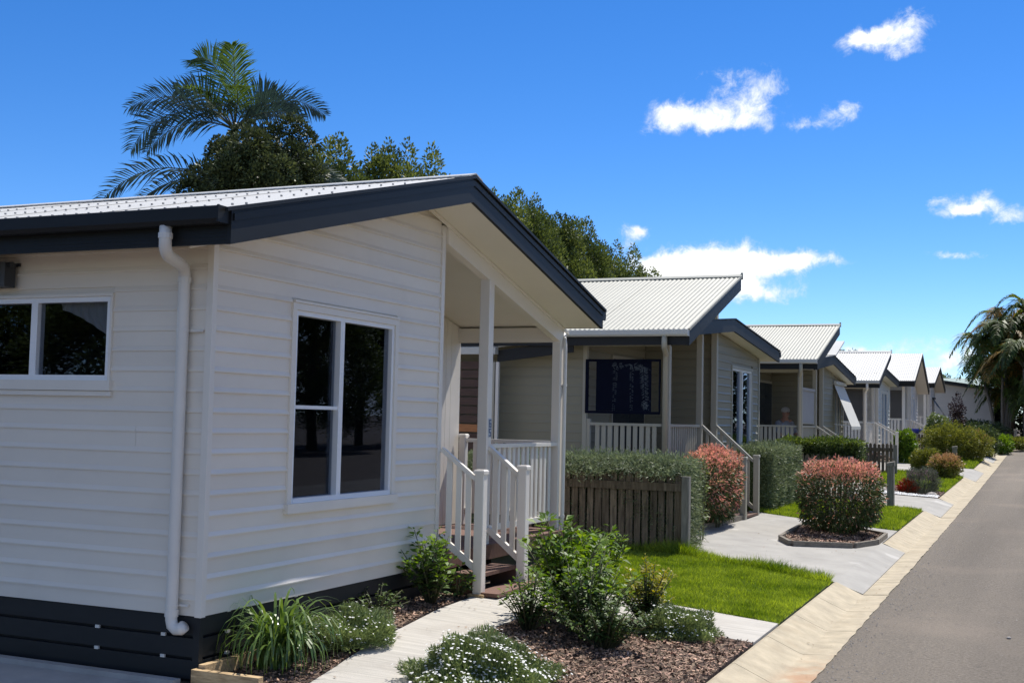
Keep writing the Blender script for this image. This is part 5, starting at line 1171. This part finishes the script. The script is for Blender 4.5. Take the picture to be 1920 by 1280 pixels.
def bush(label, c, r, parts, nm='shrub', cat='shrub', core=None, shell=.35, seed=0., stems=5, group=None, zcut=None, stemm='stem'):
    "parts: list of (part name, n, leaf length, width, material, zmin, zmax as -1..1, up bias)"
    z0 = gz(min(c[0], 8), min(c[1], 88)); t = thing(nm, label, cat, (c[0], c[1], z0), group); b = MB()
    for i in range(stems):
        a = i*6.28/stems; b.tube([(c[0]+.04*math.cos(a), c[1]+.04*math.sin(a), z0-.02), (c[0]+.4*r[0]*math.cos(a), c[1]+.4*r[1]*math.sin(a), (z0+c[2])/2+.1), (c[0]+.75*r[0]*math.cos(a), c[1]+.75*r[1]*math.sin(a), c[2]+.3*r[2])], [.016, .012, .005], 5)
    b.build('stems', stemm, t)
    if core: MB().lathe((c[0], c[1], c[2]), [(.01, -r[2]*core), (r[0]*core*.8, -r[2]*core*.6), (r[0]*core, 0), (r[0]*core*.75, r[2]*core*.65), (.01, r[2]*core)], 10).build('branches', 'l_nandina', t)
    for (pn, n, L, Wd, m, za, zb, upb) in parts:
        P, d = ellip(c, r, n*2, shell, seed); h = d[:, 2]+rng.normal(size=len(d))*.10; q = (h >= za) & (h <= zb); P, d = P[q][:n], d[q][:n]
        if zcut is not None: k = P[:, 2] > zcut; P, d = P[k], d[k]
        D = unit(d*.8+np.array([0, 0, upb])+.7*rnd(len(P))); leaves(pn, P, D, L*rng.uniform(.7, 1.35, len(P)), Wd*rng.uniform(.8, 1.2, len(P)), m, t, droop=.2)
    return t
# squared bush with pink new growth, by the kerb
def super_bush(label, x0, x1, y0, y1, z0, z1, n, seed, redtop=.30, side=None):
    cx, cy = (x0+x1)/2, (y0+y1)/2; zc_ = (z0+z1)/2; t = thing('nandina_bush', label, 'shrub', (cx, cy, gz(cx, cy)), 'bushes with pink new leaves'); b = MB()
    for i in range(9):
        a = i*.7; b.tube([(cx+.10*math.cos(a), cy+.10*math.sin(a), gz(cx, cy)-.02), (cx+.22*math.cos(a), cy+.22*math.sin(a), zc_-.1), (cx+.42*math.cos(a), cy+.42*math.sin(a), z1-.2)], [.014, .011, .005], 5)
    b.build('stems', 'stem', t)
    d = rnd(n); p_ = 3.2; k = (np.abs(d)**p_).sum(1)**(-1/p_); k = k*(1-.42*rng.random(n)**1.5)*(1+.5*wob(d*1.4, seed)); r = np.array([(x1-x0)/2, (y1-y0)/2, (z1-z0)/2])
    P = np.array([cx, cy, zc_])+d*k[:, None]*r; low = np.clip((zc_-P[:, 2])/r[2], 0, 1); P[:, :2] = np.array([cx, cy])+(P[:, :2]-np.array([cx, cy]))*(1-.22*low**2)[:, None]
    h = (P[:, 2]-zc_)/r[2]; red = (h+rng.normal(size=n)*.16 > 1-redtop*2) & (rng.random(n) < .85)
    if side is not None: red |= ((P[:, 0]-cx)/r[0] > side) & (rng.random(n) < .35) & (h > -.75)
    red |= rng.random(n) < .07
    D = unit(d+np.array([0, 0, .35])+.8*rnd(n)); leaves('foliage', P[~red], D[~red], .06*rng.uniform(.7, 1.4, (~red).sum()), .020, 'l_nandina', t, droop=.35); leaves('new_growth', P[red], D[red]+np.array([0, 0, .25]), .065*rng.uniform(.7, 1.4, red.sum()), .018, 'l_red', t, droop=.25)
super_bush('rounded bush with salmon pink top in the timber edged bed by the kerb', -3.54, -2.36, 18.5, 19.75, .30, 1.36, 15000, 1., redtop=.20)
super_bush('pink topped bush beside the second house stairs, behind the paling fence post', -5.13, -4.42, 17.55, 19.4, .42, 1.50, 17000, 2.3, redtop=.17, side=.40)

# strap leaf grass by the house corner
def strap_plant():
    c = (-5.12, 7.45); z0 = gz(*c); t = thing('strap_leaf_grass', 'arching clump of glossy strap leaves at the corner of the nearest house', 'grass clump', (c[0], c[1], z0)); Q = []
    for i in range(230):
        a = rng.uniform(0, 6.28); Lb = rng.uniform(.45, 1.02); w = rng.uniform(.017, .028); el = rng.uniform(.95, 1.42); cv = rng.uniform(1.9, 3.5); p = np.array([c[0]+rng.normal()*.05, c[1]+rng.normal()*.06, z0]); hd = np.array([math.cos(a), math.sin(a), 0]); s = np.array([-hd[1], hd[0], 0])*w; pts = [p]
        for k in range(10):
            u = k/9; e = el-cv*u**1.7; p = p+(hd*math.cos(e)*.78+np.array([0, 0, math.sin(e)]))*Lb/10; p = np.array([max(p[0], -5.37), p[1], max(p[2], z0+.01)]); pts.append(p)
        for k in range(10):
            w0, w1 = (1-(k/10)**3)*.5, (1-((k+1)/10)**3)*.5
            Q.append([pts[k]-s*w0, pts[k]+s*w0, pts[k+1]+s*w1, pts[k+1]-s*w1])
    npmesh('leaf_blades', np.array(Q), 4, 'l_strap', t)['kind'] = 'stuff'
strap_plant()
def daisies(label, c, r, n, nf, seed):
    z0 = gz(c[0], c[1]); t = thing('daisy_mound', label, 'flowers', (c[0], c[1], z0), 'white daisy mounds'); d = rnd(n); d[:, 2] = np.abs(d[:, 2]); k = (1-.5*rng.random(n)**1.3)*(1+1.4*wob(d, seed)); P = np.array([c[0], c[1], z0+.01])+d*np.array(r)*k[:, None]
    leaves('foliage', P, unit(d+np.array([0, 0, .7])+.8*rnd(n)), .034*rng.uniform(.6, 1.5, n), .0085, 'l_daisy', t, droop=.1)
    m = int(n*.15); leaves('flower_stalks', P[:m], unit(d[:m]+np.array([0, 0, 1.2])), .055, .0035, 'l_daisy', t, droop=0)
    d = rnd(nf); d[:, 2] = np.abs(d[:, 2])+.12; d = unit(d); k = (1.02+.10*rng.random(nf))*(1+1.4*wob(d, seed)); P = np.array([c[0], c[1], z0+.02])+d*np.array(r)*k[:, None]; nn = unit(d*.5+np.array([.1, .1, 1])+.35*rnd(nf)); u = unit(np.cross(nn, rnd(nf))); v = np.cross(nn, u); R_ = (.0095*rng.uniform(.65, 1.25, nf))[:, None]
    pet = np.stack([P+R_*(math.cos(a)*u+math.sin(a)*v) for a in np.linspace(0, 2*math.pi, 7)[:-1]], 1); npmesh('flower_heads', pet, 6, 'petal', t)['kind'] = 'stuff'
daisies('white daisy mound against the nearest house, right of the strap leaf clump', (-4.93, 8.15), (.31, .42, .22), 22000, 260, 1.)
daisies('largest white daisy mound, in front between the path and the mulch', (-3.62, 7.66), (.43, .46, .27), 42000, 1050, 2.2)
daisies('white daisy mound on the mulch beside the short path to the kerb', (-2.91, 10.05), (.30, .32, .22), 18000, 300, 3.1)

# leafy plants with stems
def stem_plant(label, c, spread, h, nst, per, L, Wd, m, seed, nm='leafy_plant', cat='plant', tip=None, droop=.3, tipfrom=.80):
    z0 = gz(c[0], c[1]); t = thing(nm, label, cat, (c[0], c[1], z0)); r_ = random.Random(seed); b = MB(); P = []; D = []; T = []
    for i in range(nst):
        a = r_.uniform(0, 6.28); s = spread*r_.random()**.6; hh = h*r_.uniform(.55, 1)*(1-.35*(s/spread)**2); base = Vector((c[0]+.12*s*math.cos(a), c[1]+.12*s*math.sin(a), z0)); tp = Vector((c[0]+s*math.cos(a), c[1]+s*math.sin(a), z0+hh)); mid = base.lerp(tp, .5)+Vector((0, 0, .12*hh)); b.tube([base, mid, tp], [.008, .006, .003], 5)
        for k in range(per):
            u = r_.uniform(.22, 1); p = base*(1-u)**2+mid*2*u*(1-u)+tp*u*u; an = r_.uniform(0, 6.28); P.append(tuple(p)); D.append((math.cos(an), math.sin(an), r_.uniform(-.15, .75))); T.append(u > tipfrom)
    b.build('stems', 'stem', t, smooth=True); P, D, T = np.array(P), np.array(D), np.array(T); n = len(P); P2 = P+unit(D)*L*.35; up_ = np.tile([0, 0, 1.], (n, 1))+.5*rnd(n); roll = unit(up_)
    ll = L*rng.uniform(.55, 1.3, n)
    q = T if tip else np.zeros(n, bool)
    leaves('foliage', P2[~q], D[~q], ll[~q], ll[~q]*Wd, m, t, droop=droop, roll=roll[~q])
    if tip: leaves('new_growth', P2[q], D[q]+[0, 0, .4], ll[q], ll[q]*Wd, tip, t, droop=droop*.7, roll=roll[q])
    return t
stem_plant('tall leafy plant with pale green leaves left of the stairs, against the cladding', (-5.16, 9.92), .30, .78, 26, 30, .075, .55, 'l_dark', 3, tip='l_broad', tipfrom=.6)
stem_plant('low sparse leafy plant under the front window', (-5.24, 9.05), .30, .30, 18, 16, .045, .5, 'l_dark', 4)
stem_plant('small leafy plant beside the foot of the stair post', (-5.10, 10.32), .16, .36, 10, 22, .06, .5, 'l_dark', 14, tip='l_broad')
stem_plant('big bright green leafy shrub in the middle of the mulch bed', (-3.92, 10.1), .46, .98, 38, 40, .10, .42, 'l_dark', 5, nm='leafy_shrub', cat='shrub', tip='l_broad', tipfrom=.52)
stem_plant('fresh green upright shrub behind the big leafy one, by the second stair post', (-4.35, 12.1), .42, .66, 26, 34, .10, .34, 'l_broad', 6, nm='leafy_shrub', cat='shrub', tip='l_broad')
stem_plant('dark round leaved shrub at the left edge of the front mulch bed', (-3.98, 9.40), .38, .58, 34, 38, .048, .5, 'l_dark', 7, nm='leafy_shrub', cat='shrub', tip='l_broad', tipfrom=.85)
stem_plant('dark glossy low shrub nearest the kerb side of the mulch bed', (-3.22, 9.15), .40, .46, 36, 44, .048, .55, 'l_dark', 8, nm='leafy_shrub', cat='shrub')
stem_plant('dark tangled shrub at the centre of the front bed', (-3.50, 9.55), .50, .80, 46, 42, .060, .5, 'l_dark', 9, nm='leafy_shrub', cat='shrub', tip='l_broad', tipfrom=.72)
stem_plant('yellow lime tinted shrub at the right of the leafy clump', (-3.22, 10.25), .32, .62, 40, 56, .042, .5, 'l_dark', 10, nm='leafy_shrub', cat='shrub', tip='l_lime', tipfrom=.7)
stem_plant('grey leaved small plant behind the second stair post', (-4.75, 12.35), .26, .34, 26, 26, .035, .35, 'l_rosemary', 11)
stem_plant('wispy grass like weed in front of the first paling fence', (-4.95, 14.5), .35, .42, 16, 10, .09, .08, 'l_daisy', 12)
stem_plant('yellow green sprig poking above the rosemary hedge', (-4.75, 16.6), .16, 1.34, 5, 26, .06, .5, 'l_murraya', 13)
stem_plant('second yellow green sprig above the hedge beside the pink bush', (-4.45, 16.7), .22, 1.28, 7, 26, .06, .5, 'l_murraya', 15)

# garden by the third house and beyond
bush('grey green lavender with mauve heads on the pebble bed', (-2.68, 29.5, .62), (.36, .40, .34), [('foliage', 5000, .10, .010, 'l_lav', -1, 1, 1.2), ('flower_heads', 900, .05, .022, 'l_mauve', .35, 1, 1.4)], nm='lavender', cat='shrub')
bush('small rusty red bromeliad beside the lavender', (-3.0, 29.35, .50), (.17, .17, .19), [('leaves', 700, .10, .030, 'l_brom', -.6, 1, .8)], nm='bromeliad', cat='plant', stems=3)
bush('yellow green spreading shrub in front of the farther paling fence', (-3.25, 37.0, .95), (.42, .5, .36), [('foliage', 5000, .08, .030, 'l_yel', -1, 1, .5)], core=.35, shell=.6)
bush('pinkish cream leaved shrub leaning to the kerb on the third lawn', (-2.62, 35.6, .86), (.42, .5, .34), [('foliage', 3500, .08, .026, 'l_yel', -1, .5, .5), ('new_growth', 2400, .08, .024, 'l_pink', -.1, 1, .6)], core=.35, shell=.6)
bush('green shrub with white flowers right of the brown paling fence', (-4.45, 42.6, 1.25), (.36, .5, .58), [('foliage', 6000, .085, .05, 'l_broad', -1, 1, .4), ('flower_heads', 60, .09, .08, 'petal', -.8, 1, .3)], core=.35, shell=.6)
bush('large olive green shrub before the far fence', (-3.3, 46.0, 1.45), (.85, .9, .68), [('foliage', 9000, .10, .035, 'l_yel', -1, 1, .6)], core=.35, shell=.62, seed=1.)
bush('large spreading shrub nearest the kerb, right of the olive green one', (-2.55, 47.0, 1.32), (.60, 1.0, .56), [('foliage', 8000, .10, .032, 'l_yel', -1, 1, .6), ('new_growth', 900, .08, .03, 'l_pink', .2, 1, .5)], core=.35, shell=.62, seed=2.)
bush('pale flowering shrub against the fifth house stairs', (-4.0, 49.6, 1.75), (.42, .5, .72), [('foliage', 5000, .09, .045, 'l_daisy', -1, 1, .5), ('flower_heads', 160, .10, .08, 'petal', .1, 1, .4)], core=.5, seed=3.)
bush('dark green shrub behind the large ones by the far verge', (-2.6, 51.5, 1.45), (.8, 1.0, .62), [('foliage', 7000, .11, .05, 'l_nandina', -1, 1, .4)], core=.35, shell=.62, seed=4.)
bush('low bright shrub at the bend of the kerb', (-1.95, 56.5, 1.25), (.55, .9, .42), [('foliage', 5000, .10, .055, 'l_broad', -1, 1, .5)], core=.35, shell=.6, seed=5.)
bush('low green ground cover shrub at the very end of the verge', (-1.35, 60.0, 1.30), (.5, .8, .28), [('foliage', 3500, .10, .05, 'l_yel', -1, 1, .4)], core=.35, shell=.6, seed=6.)
bush('dark purple columnar shrub before the cream end house', (-4.32, 66.0, 2.55), (.38, .38, 1.05), [('foliage', 1700, .12, .045, 'l_purple', -1, 1, .9)], seed=7., shell=.85)
bush('mid green hedge like shrub below the cream end house', (-3.6, 67.5, 1.75), (1.5, .8, .6), [('foliage', 6000, .12, .06, 'l_nandina', -1, 1, .4)], core=.35, shell=.6, seed=8.)
# white pebbles and rocks
def pebbles():
    poly = [(-3.62, 28.40), (-2.30, 28.38), (-2.29, 28.85), (-2.7, 28.72), (-3.1, 28.8), (-3.5, 29.2), (-3.80, 30.6), (-3.94, 31.6), (-3.98, 31.5)]
    P2 = sample(poly, 900); V = []; b = MB()
    for x, y in P2:
        z = gz(x, y)+.02; s = random.uniform(.02, .05); a = random.uniform(0, 3); q = [(x+s*math.cos(a+k*1.257)*random.uniform(.8, 1.2), y+s*math.sin(a+k*1.257)*random.uniform(.8, 1.2), z+random.uniform(0, .01)) for k in range(5)]
        b.add(q+[(x, y, z+s*.8)], [(k, (k+1) % 5, 5) for k in range(5)])
    o = b.build('pebbles', 'pebble'); o['kind'] = 'stuff'
    for i, (x, y, s, lab) in enumerate(((-3.62, 29.3, .17, 'grey brown rock at the left end of the pebble bed'), (-3.40, 29.0, .12, 'smaller rock beside the bromeliad on white pebbles'), (-2.45, 29.0, .13, 'pale rock at the kerb end of the pebble bed'))):
        r_ = random.Random(i); b = MB(); z = gz(x, y); prof = [(.0, -.2), (.9, -.1), (1, .25), (.7, .6), (.02, .72)]; n = 9
        vs = [(x+s*p*math.cos(6.283*k/n)*r_.uniform(.8, 1.2), y+s*1.2*p*math.sin(6.283*k/n)*r_.uniform(.8, 1.2), z+s*h*r_.uniform(.85, 1.1)) for p, h in prof for k in range(n)]
        b.add(vs, [(j*n+k, j*n+(k+1) % n, (j+1)*n+(k+1) % n, (j+1)*n+k) for j in range(4) for k in range(n)]); top(b.build('garden_rock', 'rock'), lab, 'rock', 'rocks in the pebble bed')
pebbles()
# blue bowl
def bird_bath():
    x, y = -4.63, 48.5; z0 = gz(x, y); t = thing('bird_bath', 'glossy dark blue bird bath bowl standing behind the farthest paling fence', 'bird bath', (x, y, z0))
    MB().lathe((x, y, z0), [(.12, 0), (.06, .05), (.045, .8), (.07, .83)], 14).build('pedestal', 'steel', t, smooth=True)
    MB().lathe((x, y, z0+.83), [(.06, 0), (.13, .03), (.19, .10), (.215, .17), (.20, .17), (.17, .11), (.10, .05), (.01, .045)], 20).build('bowl', 'blue', t, smooth=True)
bird_bath()

# person sitting on the third porch
def person():
    x, y, z = -5.98, 30.25, .87; t = thing('porch_chair', 'dark porch chair under the seated person on the third porch', 'chair', (x, y, z))
    bx(t, 'seat', 'trousers', x-.25, x+.23, y-.25, y+.25, z+.42, z+.45); bx(t, 'backrest', 'trousers', x-.28, x-.25, y-.25, y+.25, z+.5, z+.92)
    for a in (-.26, .2):
        for c in (-.22, .22): bx(t, 'leg', 'steel', x+a-.015, x+a+.015, y+c-.015, y+c+.015, z, z+.419)
    J = {}; E = []; V = []; Rd = []
    def v(n, p, r_): J[n] = len(V); V.append((p[0]-x*0, p[1], p[2])); Rd.append(r_)
    o_ = Vector((x, y, z))
    def a(n, dx, dy, dz, r_, par=None):
        v(n, (dx, dy, dz), r_)
        if par: E.append((J[par], J[n]))
    a('pelvis', -.08, 0, .56, .15); a('waist', -.09, 0, .74, .14, 'pelvis'); a('chest', -.08, 0, .95, .155, 'waist'); a('neckb', -.05, 0, 1.13, .075, 'chest'); a('neck', -.03, 0, 1.19, .055, 'neckb'); a('head', .0, 0, 1.30, .090, 'neck'); a('crown', .0, 0, 1.40, .082, 'head')
    for s in (-1, 1):
        q = 'l' if s > 0 else 'r'
        a('sh'+q, -.06, .19*s, 1.08, .065, 'neckb'); a('el'+q, .05, .27*s, .82, .048, 'sh'+q); a('wr'+q, .27, .17*s, .70, .032, 'el'+q); a('pm'+q, .34, .14*s, .68, .034, 'wr'+q)
        for k in range(4): a('f%d%s' % (k, q), .39, (.115+.018*k)*s, .685, .010, 'pm'+q); a('g%d%s' % (k, q), .425-.006*k, (.112+.018*k)*s, .66, .009, 'f%d%s' % (k, q))
        a('th'+q, .335, (.10)*s, .70, .011, 'wr'+q); a('ti'+q, .37, .085*s, .685, .009, 'th'+q)
        a('hip'+q, .02, .10*s, .53, .095, 'pelvis'); a('kn'+q, .40, .12*s, .52, .065, 'hip'+q); a('an'+q, .44, .12*s, .10, .042, 'kn'+q); a('ft'+q, .56, .13*s, .05, .042, 'an'+q)
    me = bpy.data.meshes.new('person'); me.from_pydata(V, E, []); P_ = bpy.data.objects.new('person', me); COL.objects.link(P_); P_.location = o_; P_.rotation_euler.z = R(-38)
    md = P_.modifiers.new('skin', 'SKIN'); sv = me.skin_vertices[0].data
    for i, r_ in enumerate(Rd): sv[i].radius = (r_, r_)
    sv[0].use_root = True
    P_.modifiers.new('sub', 'SUBSURF').render_levels = 2; me.materials.append(M['skin'])
    top(P_, 'person in a pale blue shirt with grey hair, seated behind the third porch rail', 'person')
    def child(nm, m, mb, smooth=True):
        c = mb.build(nm, m, None, smooth=smooth); c.parent = P_; return c
    def blob(c, r3, n=12):
        b = MB(); k = 8; prof = [(math.sin(math.pi*i/k), -math.cos(math.pi*i/k)) for i in range(k+1)]
        vs = [(c[0]+r3[0]*max(p, .01)*math.cos(6.283*j/n), c[1]+r3[1]*max(p, .01)*math.sin(6.283*j/n), c[2]+r3[2]*h) for p, h in prof for j in range(n)]; b.add(vs, [(i*n+j, i*n+(j+1) % n, (i+1)*n+(j+1) % n, (i+1)*n+j) for i in range(k) for j in range(n)]); return b
    b = blob((-.02, 0, 1.385), (.118, .112, .085)); child('hair', 'hair', b)
    child('nose', 'skin', blob((.105, 0, 1.30), (.022, .016, .028))); child('mouth', 'hair', blob((.094, 0, 1.245), (.012, .030, .007)))
    for s in (-1, 1): child('eye', 'trousers', blob((.092, .034*s, 1.335), (.010, .014, .009))); child('ear', 'skin', blob((.0, .098*s, 1.31), (.022, .012, .034)))
    b = MB()
    b.tube([(-.08, 0, .52), (-.09, 0, .60), (-.09, 0, .74), (-.08, 0, .95), (-.06, 0, 1.08), (-.045, 0, 1.15)], [.20, .195, .185, .205, .17, .085], 16); child('shirt', 'shirt', b)
    for s in (-1, 1):
        child('sleeve', 'shirt', MB().tube([(-.065, .14*s, 1.07), (-.05, .20*s, 1.06), (.0, .24*s, .94), (.05, .27*s, .83)], [.085, .085, .072, .066], 12))
        child('trouser_leg', 'trousers', MB().tube([(-.04, .09*s, .53), (.1, .105*s, .53), (.38, .12*s, .53), (.43, .12*s, .46), (.44, .12*s, .13)], [.125, .12, .092, .088, .066], 12)); child('shoe', 'dark', blob((.52, .125*s, .05), (.14, .055, .055)))
person()
# small stones on the road
for i, (x, y, s, lab) in enumerate(((-.35, 12.0, .022, 'small dark stone lying on the road'), )):
    z = float(gl(y))-.10+.05*(1-((x-3.2)/4.9)**2); b = MB().lathe((x, y, z-.004), [(.01, 0), (s, .004), (s*.9, s*.6), (.003, s*.95)], 7); top(b.build('road_stone', 'rock'), lab, 'stone')

def grit():
    n = 900; y = 7.5+rng.random(n)**1.6*22; x = -1.64+np.abs(rng.normal(size=n))*.22; V = []
    x = np.where(rng.random(n) < .35, rng.uniform(-1.6, 3.0, n), x); s = rng.uniform(.004, .011, n)
    for i in range(n):
        z = float(gl(y[i]))-.10+.05*(1-((x[i]-3.2)/4.9)**2)-.002; a = rng.uniform(0, 6); q = [(x[i]+s[i]*math.cos(a+k*1.57)*rng.uniform(.7, 1.3), y[i]+s[i]*math.sin(a+k*1.57)*rng.uniform(.7, 1.3), z) for k in range(4)]; tp = (x[i], y[i], z+s[i]*.8)
        for k in range(4): V.append([q[k], q[(k+1) % 4], tp])
    o = npmesh('grit', np.array(V), 3, 'rock'); o['kind'] = 'stuff'
    n = 260; P2 = np.r_[sample(B2, 60), np.c_[rng.uniform(-4.9, -4.0, 70), rng.uniform(7.2, 11, 70)], np.c_[rng.uniform(-2.25, -1.7, 80), rng.uniform(8, 24, 80)], np.c_[rng.uniform(-4.2, -2.4, 50), rng.uniform(14.6, 20, 50)]]
    z = np.array([max(gz(a, b_), 0)+.022 if a < -2.26 else float(gl(b_))-.09 for a, b_ in P2]); P = np.c_[P2, z]; D = rnd(len(P)); D[:, 2] *= .15
    up_ = np.tile([0, 0, 1.], (len(P), 1))+.35*rnd(len(P)); o = leaves('leaf_litter', P, D, rng.uniform(.015, .045, len(P)), rng.uniform(.008, .016, len(P)), 'litter', droop=-.1, roll=unit(up_)); o['kind'] = 'stuff'
M['litter'] = mat('dry brown leaf litter', (.20, .12, .06), .8, .4, 9, leafvar=.6)
grit()

def shoots(prefix, n, L, m, hgt, seedn):
    r_ = np.random.default_rng(seedn)
    for t in [o for o in COL.objects if o.name.startswith(prefix) and o.type == 'EMPTY']:
        f = [ch for ch in t.children if ch.name.startswith('foliage')][0]; me = f.data; co = np.empty(len(me.vertices)*3, np.float32); me.vertices.foreach_get('co', co); co = co.reshape(-1, 3)+np.array(t.location, np.float32)
        topz = np.percentile(co[:, 2], 97); P = co[(co[:, 2] > topz-.12)]; P = P[r_.integers(0, len(P), n)]; Q = []; Dq = []
        for p in P:
            d = unit(np.array([r_.normal()*.35, r_.normal()*.35, 1.])); l = hgt*r_.uniform(.3, 1)
            for k in range(9): Q.append(p+d*l*k/9); Dq.append(unit(d*.7+r_.normal(size=3)*.7))
        leaves('stray_shoots', np.array(Q), np.array(Dq), L, L*.28, m, t, droop=.1)
shoots('hedge', 70, .045, 'l_rosemary', .11, 1); shoots('nandina_bush', 60, .055, 'l_red', .12, 2)
